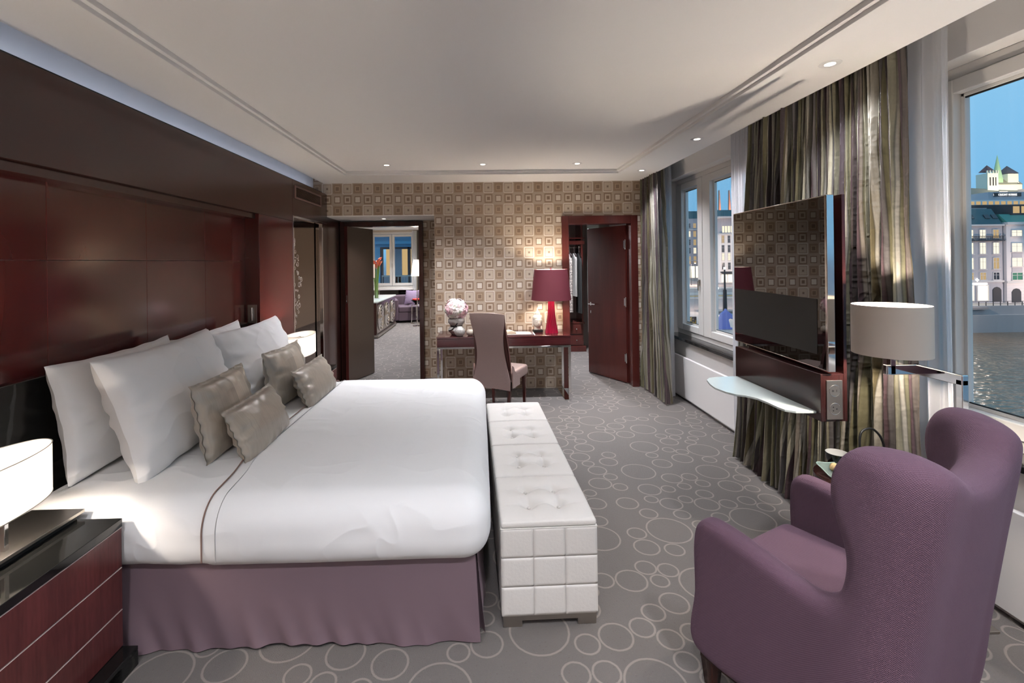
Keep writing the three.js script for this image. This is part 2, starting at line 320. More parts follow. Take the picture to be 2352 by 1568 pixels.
// right wall with the two window openings
{
  const w = struct('wall_right', 'white window wall with deep openings and radiator covers', 'wall');
  const A0 = -5.76, A1 = -3.9, B0 = -2.5, B1 = 0.75, T = 2.62;
  part('pier', bx(XR, T, 0, 2.95, BACK, A0), M.white, w);
  part('pier', bx(XR, T, 0, 2.95, A1, B0), M.white, w);
  part('pier', bx(XR, T, 0, 2.95, B1, REAR + 0.15), M.white, w);
  for (const [a, b] of [[A0, A1], [B0, B1]]) {
    part('lintel', bx(XR, T, 2.6, 2.95, a, b, 0.003), M.white, w);
    part('apron', bx(XR + 0.02, T, 0, 0.69, a, b), M.white, w);
    part('sill', bx(2.315, T, 0.69, 0.722, a + 0.001, b - 0.001, 0.004), M.stone, w);
    part('radiator_cover', bx(XR - 0.02, XR + 0.019, 0.035, 0.5, a - 0.12, b + 0.12, 0.004), M.white, w);
  }
}
function casement(name, label, z0, z1, sashes, light) {
  const w = struct(name, label, 'window');
  const X0 = 2.47, X1 = 2.55, Y0 = 0.722, Y1 = 2.6;
  part('outer_frame', [bx(X0, X1, Y0, Y1, z0, z0 + 0.045, 0.004), bx(X0, X1, Y0, Y1, z1 - 0.045, z1, 0.004), bx(X0, X1, 2.545, Y1, z0 + 0.045, z1 - 0.045, 0.004), bx(X0, X1, Y0, 0.775, z0 + 0.045, z1 - 0.045, 0.004)], M.frame, w);
  for (const [a, b, fw, fn = fw] of sashes) {
    const y0 = 0.78, y1 = 2.54, q = 0.075;
    const s = part('sash', [bx(2.455, 2.54, y0, y1, a, a + fw, 0.006), bx(2.455, 2.54, y0, y1, b - fn, b, 0.006), bx(2.455, 2.54, y0, y0 + q, a + fw, b - fn, 0.006), bx(2.455, 2.54, y1 - q, y1, a + fw, b - fn, 0.006),
      bx(2.5, 2.53, y0 + q, y1 - q, a + fw, a + fw + 0.018, 0.003), bx(2.5, 2.53, y0 + q, y1 - q, b - fn - 0.018, b - fn, 0.003), bx(2.5, 2.53, y0 + q, y0 + q + 0.018, a + fw, b - fn, 0.003), bx(2.5, 2.53, y1 - q - 0.018, y1 - q, a + fw, b - fn, 0.003)], M.frame, w);
    part('pane', bx(2.514, 2.518, y0 + q, y1 - q, a + fw, b - fn), M.glass, s);
    part('seal', [bx(2.504, 2.512, y1 - q - 0.026, y1 - q - 0.018, a + fw + 0.018, b - fn - 0.018), bx(2.504, 2.512, y0 + q + 0.018, y0 + q + 0.024, a + fw + 0.018, b - fn - 0.018)], M.black, s);
  }
  return w;
}
const wa = casement('window_1', 'pair of white framed casements beside the far curtain', -5.76, -3.9, [[-5.745, -5.075, 0.15, 0.11], [-4.985, -3.95, 0.085, 0.14]]);
part('mullion', bx(2.46, 2.55, 0.776, 2.545, -5.072, -4.988, 0.004), M.frame, wa);
part('latch', [bx(2.44, 2.455, 1.33, 1.40, -5.145, -5.115, 0.004), bx(2.425, 2.44, 1.28, 1.385, -5.137, -5.123, 0.004)], M.steel, wa);
casement('window_2', 'large fixed pane in a white frame beside the purple armchair', -2.5, 0.75, [[-2.42, 0.7, 0.07]]);

// doors and their casings
function casing(parent, x0, x1, top, z0, z1, fw, th, mat) {
  part('jamb', bx(x0, x0 + fw, 0, top, z0, z1, 0.004), mat, parent);
  part('jamb', bx(x1 - fw, x1, 0, top, z0, z1, 0.004), mat, parent);
  part('head', bx(x0 + fw, x1 - fw, top - th, top, z0, z1, 0.004), mat, parent);
}
{ // doorway into the sitting room
  const d = struct('door_1', 'dark framed doorway with bronze lacquered leaf opening to the sitting room', 'door');
  casing(d, -1.945, -0.79, 2.213, -6.7, -6.53, 0.062, 0.07, M.darkwood);
  const L = 0.62, g = new THREE.Group(); g.name = 'leaf'; g.position.set(-1.815, 0, -6.37); g.rotation.y = Math.atan2(0.585, 0.215); d.add(g);
  part('panel', bx(0, L, 0.01, 2.135, -0.022, 0.022, 0.002), M.bronze, g);
  part('edge', bx(-0.004, 0, 0.01, 2.135, -0.022, 0.022), M.door, g);
  part('lock', [bx(-0.007, -0.004, 1.09, 1.2, -0.009, 0.009, 0.001), at(new THREE.SphereGeometry(0.007, 10, 6), -0.008, 1.12, 0)], M.chrome, g);
}
{ // doorway into the dressing room
  const d = struct('door_2', 'mahogany door standing open beside the striped corner curtain', 'door');
  casing(d, 1.056, 2.035, 2.205, -6.12, -5.925, 0.09, 0.105, M.door);
  const L = 0.74, g = new THREE.Group(); g.name = 'leaf'; g.position.set(1.94, 0, -6.1); g.rotation.y = Math.atan2(0.64, -0.345); d.add(g);
  part('panel', bx(0, L, 0.012, 2.09, -0.022, 0.022, 0.002), M.door, g);
  const hx = L - 0.06;
  part('handle', [bx(hx - 0.012, hx + 0.012, 0.98, 1.03, -0.026, -0.022, 0.002), spin(cyl(0.009, 0.009, -0.045, 0, 0, 0, 12), Math.PI / 2).translate(hx, 1.005, -0.022), bx(hx - 0.125, hx + 0.01, 0.997, 1.013, -0.066, -0.052, 0.006), bx(hx - 0.009, hx + 0.009, 0.87, 0.91, -0.027, -0.022, 0.003)], M.chrome, g);
  for (const y of [0.28, 1.02, 1.78]) part('hinge', [cyl(0.011, 0.011, y, y + 0.11, -0.008, -0.03, 12), at(new THREE.SphereGeometry(0.011, 10, 6), -0.008, y + 0.112, -0.03), at(new THREE.SphereGeometry(0.011, 10, 6), -0.008, y - 0.002, -0.03), bx(0, 0.03, y + 0.005, y + 0.105, -0.026, -0.022)], M.chrome, g);
}
{ // dressing room shell
  const w = struct('wall_dressing', 'grey walls of the dressing room behind the mahogany door', 'wall');
  const m = std({ color: rgb(150, 142, 138), roughness: 0.8 });
  part('side', bx(0.9, 1.0, 0, 2.6, -8.9, -6.1), m, w);
  part('side', bx(2.5, 2.6, 0, 2.6, -8.9, -6.1), m, w);
  part('end', bx(0.9, 2.6, 0, 2.6, -9.0, -8.9), m, w);
  part('top', bx(0.9, 2.6, 2.6, 2.7, -9.0, -6.1), M.plaster, w);
}
{ // sitting room shell
  const w = struct('wall_lounge', 'pale walls of the sitting room beyond the bronze door', 'wall');
  const m = std({ color: rgb(190, 178, 164), roughness: 0.8 });
  part('side', bx(-3.55, -3.4, 0, 2.8, -14.2, -6.75), m, w);
  part('side', bx(0.75, 0.88, 0, 2.8, -14.2, -6.75), m, w);
  part('front', bx(-3.55, -2.1, 0, 2.8, -6.75, -6.65), m, w);
  part('front', bx(-0.42, 0.88, 0, 2.8, -6.75, -6.65), m, w);
  part('front', bx(-2.1, -0.42, 2.4, 2.8, -6.75, -6.65), m, w);
  part('top', bx(-3.55, 0.88, 2.62, 2.8, -14.2, -6.75), M.plaster, w);
  const z = -14.05;
  part('end', bx(-3.4, 0.75, 0, 0.88, z - 0.1, z), m, w);
  part('end', bx(-3.4, 0.75, 2.56, 2.62, z - 0.1, z), m, w);
  part('end', bx(-1.9, 0.75, 0.88, 2.56, z - 0.1, z), m, w);
  const f = struct('window_3', 'white framed double casement at the end of the sitting room', 'window');
  part('outer_frame', [bx(-3.4, -1.9, 0.88, 0.94, z - 0.06, z + 0.02, 0.005), bx(-3.4, -1.9, 2.5, 2.56, z - 0.06, z + 0.02, 0.005), bx(-1.97, -1.9, 0.94, 2.5, z - 0.06, z + 0.02, 0.005)], M.frame, f);
  for (const [a, b] of [[-3.22, -2.63], [-2.62, -1.98]]) {
    const s = part('sash', [bx(a, a + 0.07, 0.95, 2.49, z - 0.04, z + 0.04, 0.006), bx(b - 0.07, b, 0.95, 2.49, z - 0.04, z + 0.04, 0.006), bx(a + 0.07, b - 0.07, 0.95, 1.03, z - 0.04, z + 0.04, 0.006), bx(a + 0.07, b - 0.07, 2.42, 2.49, z - 0.04, z + 0.04, 0.006)], M.frame, f);
    part('pane', bx(a + 0.07, b - 0.07, 1.03, 2.42, z - 0.002, z + 0.002), M.glass, s);
  }
  part('sill', bx(-3.4, -1.9, 0.83, 0.88, z, z + 0.22, 0.006), M.white, f);
  part('dark_front', bx(-3.4, -1.92, 0.03, 0.825, z + 0.001, z + 0.06), M.blackgloss, f);
  part('handle', [bx(-2.635, -2.615, 1.5, 1.62, z + 0.04, z + 0.06, 0.004)], M.steel, f);
}
// ---------- recessed downlights ----------
function downlight(x, y, z, cd, label, group, angle = 1.1, visible = true) {
  const d = thing('recessed_downlight', label, 'downlight', [x, y, z], 0, group);
  part('ring', lathe([[0.024, -0.001], [0.028, -0.003], [0.05, -0.003], [0.052, 0]], 40), M.white, d);
  part('lamp_face', spin(new THREE.CircleGeometry(0.025, 32), Math.PI / 2).translate(0, -0.0036, 0), M.lightDisc, d);
  const l = new THREE.SpotLight(WARM, cd, 0, angle, 1, 2); l.name = 'downlight_beam'; l.position.set(0, -0.012, 0); l.target.position.set(0, -2, 0); l.castShadow = true; l.shadow.radius = 2;
  d.add(l); d.add(l.target);
}
const ROWS = 'recessed ceiling downlights';
downlight(-0.955, CEIL, -4.86, 13, 'leftmost of three recessed downlights near the papered wall', ROWS);
downlight(0.046, CEIL, -4.86, 13, 'middle one of three recessed downlights near the papered wall', ROWS);
downlight(1.037, CEIL, -4.86, 13, 'rightmost of three recessed downlights inside the ceiling moulding', ROWS);
downlight(1.86, CEIL, -5.26, 7, 'recessed downlight in the corner above the far striped curtain', ROWS);
downlight(1.86, CEIL, -3.91, 7, 'recessed downlight in the ceiling strip above the casement window', ROWS);
downlight(1.86, CEIL, -2.41, 5.5, 'large recessed downlight in the ceiling strip above the television', ROWS);
for (const z of [-0.95, 0.5]) downlight(1.86, CEIL, z, 6, 'recessed downlight in the ceiling strip above the viewer', 'recessed downlights outside the view');
for (const z of [-0.3, 1.0]) for (const x of [-0.955, 0.046, 1.037]) downlight(x, CEIL, z, 13, 'recessed downlight of the ceiling panel above the viewer', 'recessed downlights outside the view');
downlight(-1.28, 2.228, -6.28, 4, 'small recessed downlight in the soffit over the bronze door', ROWS);
for (const [x, z] of [[-2.2, -8.2], [-1.2, -8.2], [-2.0, -10.6], [-1.0, -10.6], [-2.2, -12.8], [-1.0, -12.8]]) downlight(x, 2.62, z, 16, 'recessed downlight in the sitting room ceiling', 'sitting room downlights');
downlight(1.5, 2.6, -7.4, 34, 'recessed downlight in the dressing room ceiling', 'dressing room downlights');

// ---------- bed ----------
function rebase(o, x, y, z) { o.position.set(x, y, z); for (const c of o.children) c.position.sub(o.position); return o; }
function softSlab(x0, x1, y0, y1, z0, z1, r, n, disp) { // rounded slab with a dense skin that disp() moves
  let g = new THREE.BoxGeometry(x1 - x0, y1 - y0, z1 - z0, ...n).translate((x0 + x1) / 2, (y0 + y1) / 2, (z0 + z1) / 2);
  g.deleteAttribute('uv'); g.deleteAttribute('normal'); g = mergeVertices(g, 1e-5);
  const p = g.attributes.position, v = new THREE.Vector3(), c = new THREE.Vector3();
  for (let i = 0; i < p.count; i++) {
    v.fromBufferAttribute(p, i); c.set(clamp(v.x, x0 + r, x1 - r), clamp(v.y, y0 + r, y1 - r), clamp(v.z, z0 + r, z1 - r));
    const d = v.clone().sub(c); if (d.lengthSq() > 0) { d.normalize(); v.copy(c).addScaledVector(d, r); }
    if (disp) disp(v, d);
    p.setXYZ(i, v.x, v.y, v.z);
  }
  g.computeVertexNormals();
  return uvBox(g);
}
{
  const b = thing('bed', 'king size bed with white linen and mauve satin valance', 'bed');
  part('base', bx(-1.95, -0.1, 0.03, 0.34, -3.97, -2.07, 0.01), M.black, b);
  const fold = -1.17;
  const linenY = (x, z) => 0.012 * Math.cos((x + 0.9) * 1.4) * Math.cos((z + 3) * 1.2) + 0.006 * (fbm(x * 3 + 9, z * 3) - 0.5);
  part('duvet', softSlab(-2.015, 0.035, 0.335, 0.64, -4.075, -1.95, 0.13, [90, 16, 96], (v, d) => {
    if (d.y > 0.1) v.y += linenY(v.x, v.z) * d.y;
    const head = sstep(fold + 0.012, fold - 0.012, v.x);
    v.addScaledVector(d, -0.009 * head);
    // loose creases where the sheet is turned down, soft puckers on the sides
    const near = sstep(-2.4, -2.0, v.z);
    v.addScaledVector(d, head * near * 0.012 * (fbm(v.x * 9 + v.y * 6, v.y * 5 + v.z * 4, 3) - 0.4) + 0.004 * (fbm(v.x * 5, v.z * 5 + v.y * 7, 3) - 0.5));
    if (v.y < 0.42) { const k = (0.42 - v.y) / 0.085; v.y += k * 0.012 * (noise(v.x * 4 + v.z * 5, 3) - 0.6); v.addScaledVector(new THREE.Vector3(d.x, 0, d.z), 0.012 * k); }
  }), M.linen, b);
  // piping on the fold: follows the rounded section of the duvet
  const line = (x, off) => { const P = [], r = 0.13, y1 = 0.64, z0 = -4.075, z1 = -1.95; const pts = []; pts.push([0.4, z1, 0, 1]); for (let k = 0; k <= 8; k++) { const a = k / 8 * Math.PI / 2; pts.push([y1 - r + r * Math.sin(a), z1 - r + r * Math.cos(a), Math.sin(a), Math.cos(a)]); } for (let k = 1; k < 12; k++) pts.push([y1, lerp(z1 - r, z0 + r, k / 12), 1, 0]); for (let k = 0; k <= 6; k++) { const a = Math.PI / 2 * (1 - k / 6); pts.push([y1 - r + r * Math.sin(a), z0 + r - r * Math.cos(a), Math.sin(a), -Math.cos(a)]); } for (const [y, z, ny, nz] of pts) P.push([x - 0.05 * sstep(-2.1, -2.5, z), y + ny * off + (ny > 0.5 ? linenY(x, z) * ny : 0), z + nz * off]); return P; };
  part('piping', tube(line(fold + 0.004, 0.001), 0.0035, 6, 120), M.piping, b);
  part('hem_stitch', tube(line(fold + 0.06, 0.0005), 0.0018, 5, 120), M.linen, b);
  // valance: near panel, foot panel, far panel, and the box pleat at the near corner
  const wav = (t, v) => 0.005 * (1 - v) * Math.sin(t * 5 + 2 * Math.sin(t * 2.1)) + 0.022 * (1 - v) ** 4 * (noise(t * 9 + v * 3, 4) - 0.4) + 0.004 * (1 - v) ** 2 * Math.sin(t * 23 + v * 6);
  const skirtNear = grid(160, 24, (u, v) => { const x = lerp(-1.93, -0.035, u), fl = sstep(0.93, 1, u) * (1 - v) * 0.03; return [x + fl * 0.6, lerp(0.012 + 0.006 * Math.sin(x * 6), 0.36, v), -2.02 + 0.028 * (1 - v) + wav(x * 2.2, v) + fl * 0.5]; }, (u, v) => [u * 2, v * 0.4]);
  const skirtFoot = grid(120, 16, (u, v) => { const z = lerp(-2.06, -4.0, u); return [-0.03 + 0.03 * (1 - v) + wav(z * 2 + 4, v) * 0.6, lerp(0.012, 0.36, v), z]; }, (u, v) => [u * 2, v * 0.4]);
  const skirtFar = grid(60, 8, (u, v) => [lerp(-0.03, -1.93, u), lerp(0.012, 0.36, v), -4.0 - 0.02 * (1 - v)], (u, v) => [u * 2, v * 0.4]);
  const pleat = grid(24, 16, (u, v) => { const a = u * 2 - 1; return [-0.05 + 0.055 * u * (1 - v * 0.7), lerp(0.012, 0.36, v), -2.045 - 0.03 * (1 - a * a) * (1 - v * 0.5) + 0.02 * (1 - v) * u]; }, (u, v) => [u * 0.2, v * 0.4]);
  const SK = M.skirt.clone(); SK.side = THREE.DoubleSide;
  part('valance', [skirtNear, skirtFoot, skirtFar, pleat], SK, b);
  rebase(b, -0.95, 0, -3.0);
}
solo('headboard', 'low black lacquer headboard behind the white pillows', 'headboard', bx(-0.014, 0.014, 0, 1.08, -1.08, 1.08, 0.006), M.blackgloss, [-2.034, 0.05, -3.03]);
// ---------- pillows ----------
function pillowGeo(w, h, t, o = {}) {
  const { flange = 0, pinch = 0.07, s = 1, n = 56, wr = 1 } = o, list = [];
  for (const side of [1, -1]) {
    list.push(grid(n, n, (a, b) => {
      const u = a * 2 - 1, v = b * 2 - 1;
      const fu = 1 - flange / (w / 2), fv = 1 - flange / (h / 2);
      const cu = clamp(u / fu, -1, 1), cv = clamp(v / fv, -1, 1);
      const px = 1 - pinch * (1 - v * v) * Math.abs(u) ** 3, py = 1 - pinch * (1 - u * u) * Math.abs(v) ** 3;
      let z = Math.pow(Math.max(0, (1 - cu * cu) * (1 - cv * cv)), 0.38);
      const edge = (Math.abs(cu) ** 4 + Math.abs(cv) ** 4) / 2;
      const creases = wr * (0.06 * (fbm(u * 2.2 + s * 7, v * 2.2 + s, 3) - 0.45) + 0.16 * edge * (fbm(u * 7 + s, v * 5 + s * 3, 3) - 0.45) + 0.09 * Math.sin(v * 15 + 7 * fbm(u * 3 + s, v * 3, 2)) * sstep(0.5, 0.95, Math.abs(u)) * (1 - v * v) + 0.06 * Math.sin(u * 19 + 7 * fbm(u * 3, v * 3 + s, 2)) * sstep(0.5, 0.95, Math.abs(v)) * (1 - u * u) + 0.05 * (1 - Math.abs(2 * fbm(u * 1.6 + v * 1.1 + s, v * 1.3 - u * 0.8 + s * 2, 3) - 0.9)));
      z = z > 0 ? z * (1 + creases) : 0;
      const ruffle = flange ? 0.004 * (1 - Math.min(fu - Math.abs(u), fv - Math.abs(v), 0) * 0) * Math.sin((Math.abs(u) > Math.abs(v) ? v : u) * 22 + s) * (Math.abs(u) > fu || Math.abs(v) > fv ? 1 : 0) : 0;
      return [u * w / 2 * px + 0.006 * (noise(v * 5 + s, u * 2) - 0.5), v * h / 2 * py + 0.006 * (noise(u * 5 + s * 2, v * 2 + 7) - 0.5), side * (z * t / 2 + (flange ? 0.0015 : 0)) + ruffle];
    }, (a, b) => [a * w, b * h], side < 0));
  }
  return list;
}
function pillow(name, label, group, w, h, t, [x, y, d], lean, yaw, mat, o) {
  const p = solo(name, label, 'pillow', pillowGeo(w, h, t, o).map((g) => g.rotateZ(o.roll || 0).rotateX(-lean).rotateY(Math.PI / 2 + yaw)), mat, [x, y, -d], 0, group);
  return p;
}
const WP = 'large white pillows against the headboard', SP = 'taupe satin cushions in front of the pillows';
pillow('bed_pillow', 'white pillow closest to the lit bedside lamp, behind another pillow', WP, 0.84, 0.56, 0.15, [-1.912, 0.915, 2.55], 0.17, 0, M.pillow, { s: 1.3, roll: 0.015, wr: 1.6 });
pillow('bed_pillow', 'large white pillow resting behind the two near taupe cushions', WP, 0.98, 0.62, 0.24, [-1.69, 0.915, 2.64], 0.33, 0.04, M.pillow, { s: 2.7, roll: 0.02, wr: 1.6 });
pillow('bed_pillow', 'white pillow at the back showing only its top beside the wall', WP, 0.88, 0.57, 0.15, [-1.912, 0.895, 3.38], 0.17, 0, M.pillow, { s: 3.9, roll: 0.03, wr: 1.6 });
pillow('bed_pillow', 'large white pillow beside the far bedside lamp', WP, 0.96, 0.60, 0.23, [-1.70, 0.895, 3.62], 0.33, -0.03, M.pillow, { s: 5.1, roll: 0.02, wr: 1.6 });
const satinMap = (band) => dataTex(256, 64, (i, j) => { const u = i / 256; const k = band && u > 0.5 && u < 0.78 ? 1.17 : 1; const n = 0.97 + 0.06 * noise(i / 2, j / 9, 128, 7); return [170 * k * n, 161 * k * n, 148 * k * n]; }, true, 1, 1);
const satin = (map, w) => { map.repeat.set(1 / w, 1); return phy({ map, roughness: 0.3, metalness: 0.15, bumpMap: softWrinkle, bumpScale: 0.006, sheen: 0.3, sheenColor: rgb(230, 222, 210), sheenRoughness: 0.35 }); };
const mBand = satin(satinMap(true), 0.58), mPlain = satin(satinMap(false), 0.58);
pillow('satin_cushion', 'taupe satin cushion with a pale band, on the near side', SP, 0.58, 0.42, 0.15, [-1.42, 0.826, 2.62], 0.2, 0.06, mBand, { s: 7.2, flange: 0.018, pinch: 0.05, wr: 2 });
pillow('satin_cushion', 'small oblong taupe cushion lying in front on the near side', SP, 0.6, 0.31, 0.14, [-1.245, 0.755, 2.64], 0.42, 0.05, mPlain, { s: 8.8, flange: 0.016, pinch: 0.04, wr: 2 });
pillow('satin_cushion', 'taupe satin cushion with a pale band, on the far side', SP, 0.58, 0.42, 0.15, [-1.44, 0.82, 3.48], 0.2, -0.03, mBand, { s: 9.9, flange: 0.018, pinch: 0.05, wr: 2 });
pillow('satin_cushion', 'small oblong taupe cushion lying in front on the far side', SP, 0.62, 0.31, 0.14, [-1.245, 0.752, 3.53], 0.42, 0, mPlain, { s: 11.4, flange: 0.016, pinch: 0.04, wr: 2 });

// ---------- nightstands and their lamps ----------
function nightstand(label, d0, d1, xb = -2.01) { // from d0 (near) to d1 (far); fronts face the foot of the bed
  const n = thing('nightstand', label, 'nightstand'), z0 = -d1, z1 = -d0;
  part('body', bx(xb, -1.496, 0.09, 0.565, z0 + 0.001, z1 - 0.001), M.nightwood, n);
  part('top', bx(xb, -1.478, 0.567, 0.6, z0, z1, 0.002), M.blackgloss, n);
  const ys = [0.078, 0.23, 0.4015, 0.5645];
  for (let k = 0; k < 3; k++) {
    const f = part('drawer', bx(-1.496, -1.48, ys[k] + 0.003, ys[k + 1] - 0.003, z0 + 0.002, z1 - 0.002, 0.001), M.nightwood, n);
    part('edge_strip', bx(-1.496, -1.4802, ys[k + 1] - 0.003, ys[k + 1] - 0.0005, z0 + 0.002, z1 - 0.002), std({ color: rgb(206, 186, 178), roughness: 0.4 }), f);
  }
  part('base', [bx(xb + 0.01, -1.42, 0.06, 0.078, z0 + 0.0, z1 - 0.0, 0.003), bx(-1.5, -1.42, 0, 0.06, z0, z0 + 0.09, 0.003), bx(-1.5, -1.42, 0, 0.06, z1 - 0.09, z1, 0.003), bx(xb + 0.01, xb + 0.09, 0, 0.06, z0, z0 + 0.09, 0.003), bx(xb + 0.01, xb + 0.09, 0, 0.06, z1 - 0.09, z1, 0.003)], M.blackgloss, n);
  rebase(n, -1.73, 0, (z0 + z1) / 2);
}
nightstand('red wood nightstand with black top in the near corner', 1.08, 1.94);
nightstand('red wood nightstand half hidden behind the far taupe cushions', 4.14, 4.8, -1.925);
function ovalShade(a, b, y0, y1, n = 72) { // oval drum with a thin wall
  return grid(n, 4, (u, v) => [a * Math.cos(u * 2 * Math.PI), lerp(y0, y1, v), b * Math.sin(u * 2 * Math.PI)], (u, v) => [u, v], true);
}
function oval(a, b, y0, y1) { const s = new THREE.Shape(); s.absellipse(0, 0, a, b, 0, 6.2832); return uvBox(new THREE.ExtrudeGeometry(s, { depth: y1 - y0, bevelEnabled: false, curveSegments: 40 }).rotateX(-Math.PI / 2).translate(0, y0, 0)); }
function bedLamp(label, x, y, z, plate) {
  const l = thing('bedside_lamp', label, 'lamp', [x, y, z]);
  part('base_block', bx(-0.12, 0.03, 0.0, 0.02, -plate / 2 + 0.02, plate / 2 - 0.02), M.black, l);
  part('base_plate', bx(-0.17, 0.045, 0.02, 0.032, -plate / 2, plate / 2, 0.001), M.steel, l);
  for (const s of [-1, 1]) part('post', bx(-0.008, 0.008, 0.032, 0.3, s * 0.11 - 0.008, s * 0.11 + 0.008, 0.002), M.chrome, l);
  const sh = part('lamp_shade', ovalShade(0.115, 0.27, 0.185, 0.368), M.shadeWhite, l);
  part('rim', [tube(Array.from({ length: 48 }, (_, i) => [0.115 * Math.cos(i / 48 * 6.2832), 0.368, 0.27 * Math.sin(i / 48 * 6.2832)]), 0.0018, 6, 96, true), tube(Array.from({ length: 48 }, (_, i) => [0.115 * Math.cos(i / 48 * 6.2832), 0.185, 0.27 * Math.sin(i / 48 * 6.2832)]), 0.0018, 6, 96, true)], M.steel, sh);
  part('glare_plate', oval(0.07, 0.2, 0.333, 0.337), M.black, l);
  part('bracket', [bx(-0.113, 0.113, 0.338, 0.346, -0.008, 0.008), bx(-0.01, 0.01, 0.29, 0.352, -0.01, 0.01, 0.002)], M.chrome, l);
  for (const s of [-1, 1]) {
    part('bulb', at(new THREE.SphereGeometry(0.022, 20, 12), 0, 0.255, s * 0.11), M.bulb, l);
    const p = new THREE.PointLight(WARMER, 1.2, 0, 2); p.name = 'lamp_glow'; p.position.set(0, 0.255, s * 0.11); p.castShadow = true; l.add(p);
  }
  return l;
}
bedLamp('lit oval white lamp on the near nightstand, cut by the frame', -1.69, 0.6, -1.57, 0.78);
bedLamp('small lit oval white lamp on the far nightstand', -1.70, 0.6, -4.41, 0.52);

// ---------- tufted ottoman ----------
{
  const o = thing('tufted_ottoman', 'long white leather ottoman with button tufts at the foot of the bed', 'ottoman', [0.275, 0, -2.95], 0.022);
  const w = 0.43, L = 1.76, hx = w / 2, hz = L / 2;
  part('core', bx(-hx + 0.012, hx - 0.012, 0.055, 0.43, -hz + 0.012, hz - 0.012), M.leather, o);
  const pw = w / 3, ph = (0.44 - 0.052) / 3;
  const pad = (W, Hh) => softSlab(-W / 2, W / 2, -Hh / 2, Hh / 2, -0.012, 0.012, 0.0014, [10, 10, 2], (v, d) => { if (d.z > 0.5) v.z += 0.002 * Math.cos(v.x / W * Math.PI) * Math.cos(v.y / Hh * Math.PI); });
  const gEnd = pad(pw - 0.0004, ph - 0.0004), gSide = pad(L / 12 - 0.0004, ph - 0.0004);
  const place = (g, x, y, z, r) => { const m = part('stitched_panel', g, M.leather, o); m.position.set(x, y, z); m.rotation.y = r; };
  for (let j = 0; j < 3; j++) {
    const y = 0.052 + ph * (j + 0.5);
    for (let i = 0; i < 3; i++) { place(gEnd, -hx + pw * (i + 0.5), y, hz - 0.01, 0); place(gEnd, -hx + pw * (i + 0.5), y, -hz + 0.01, Math.PI); }
    for (let i = 0; i < 12; i++) { const z = -hz + L / 12 * (i + 0.5); place(gSide, hx - 0.01, y, z, Math.PI / 2); place(gSide, -hx + 0.01, y, z, -Math.PI / 2); }
  }
  const cw = L / 4, bt = 0.072;
  const cushion = softSlab(-hx - 0.002, hx + 0.002, 0.438, 0.468, -cw / 2 + 0.0005, cw / 2 - 0.0005, 0.014, [60, 4, 60], (v, d) => {
    if (d.y < 0.3) return;
    const bulge = 0.014 * Math.cos(v.x / w * 2.7) * Math.cos(v.z / cw * 2.7);
    let dip = 0;
    for (const sx of [-1, 1]) for (const sz of [-1, 1]) { const r = Math.hypot(v.x - sx * bt, v.z - sz * bt); dip = Math.max(dip, 0.026 * Math.exp(-((r / 0.03) ** 2)) + 0.010 * Math.exp(-((r / 0.07) ** 2))); }
    const near = (a) => Math.exp(-((a / 0.006) ** 2));
    const crease = 0.006 * Math.max(near(Math.abs(v.x) - bt) * (Math.abs(v.z) < bt ? 1 : 0.25), near(Math.abs(v.z) - bt) * (Math.abs(v.x) < bt ? 1 : 0.25));
    v.y += bulge - dip - crease;
  });
  const btn = new THREE.SphereGeometry(0.009, 14, 8).scale(1, 0.6, 1), welt = tube([[-hx, 0.432, 0], [hx, 0.432, 0]], 0.003, 6, 4);
  for (let k = 0; k < 4; k++) {
    const z = -hz + cw * (k + 0.5);
    const c = part('cushion', cushion, M.leather, o); c.position.z = z;
    for (const sx of [-1, 1]) for (const sz of [-1, 1]) { const b = part('button', btn, M.leather, c); b.position.set(sx * bt, 0.452, sz * bt); }
  }
  part('welt', [bar([-hx - 0.003, 0.44, hz], [hx + 0.003, 0.44, hz], 0.006, 0.006, 0.002), bar([-hx - 0.003, 0.44, -hz], [hx + 0.003, 0.44, -hz], 0.006, 0.006, 0.002), bar([-hx, 0.44, -hz], [-hx, 0.44, hz], 0.006, 0.006, 0.002), bar([hx, 0.44, -hz], [hx, 0.44, hz], 0.006, 0.006, 0.002)], M.leather, o);
  part('plinth', [bx(-hx + 0.005, hx - 0.005, 0.028, 0.054, hz - 0.05, hz - 0.004), bx(-hx + 0.005, hx - 0.005, 0.028, 0.054, -hz + 0.004, -hz + 0.05), bx(-hx + 0.005, -hx + 0.05, 0.028, 0.054, -hz + 0.05, hz - 0.05), bx(hx - 0.05, hx - 0.005, 0.028, 0.054, -hz + 0.05, hz - 0.05)], M.steel, o);
  for (const sx of [-1, 1]) for (const sz of [-1, 1]) part('foot', bx(sx * (hx - 0.005) - (sx > 0 ? 0.085 : 0), sx * (hx - 0.005) + (sx > 0 ? 0 : 0.085), 0, 0.03, sz * (hz - 0.004) - (sz > 0 ? 0.06 : 0), sz * (hz - 0.004) + (sz > 0 ? 0 : 0.06), 0.002), M.steel, o);
}

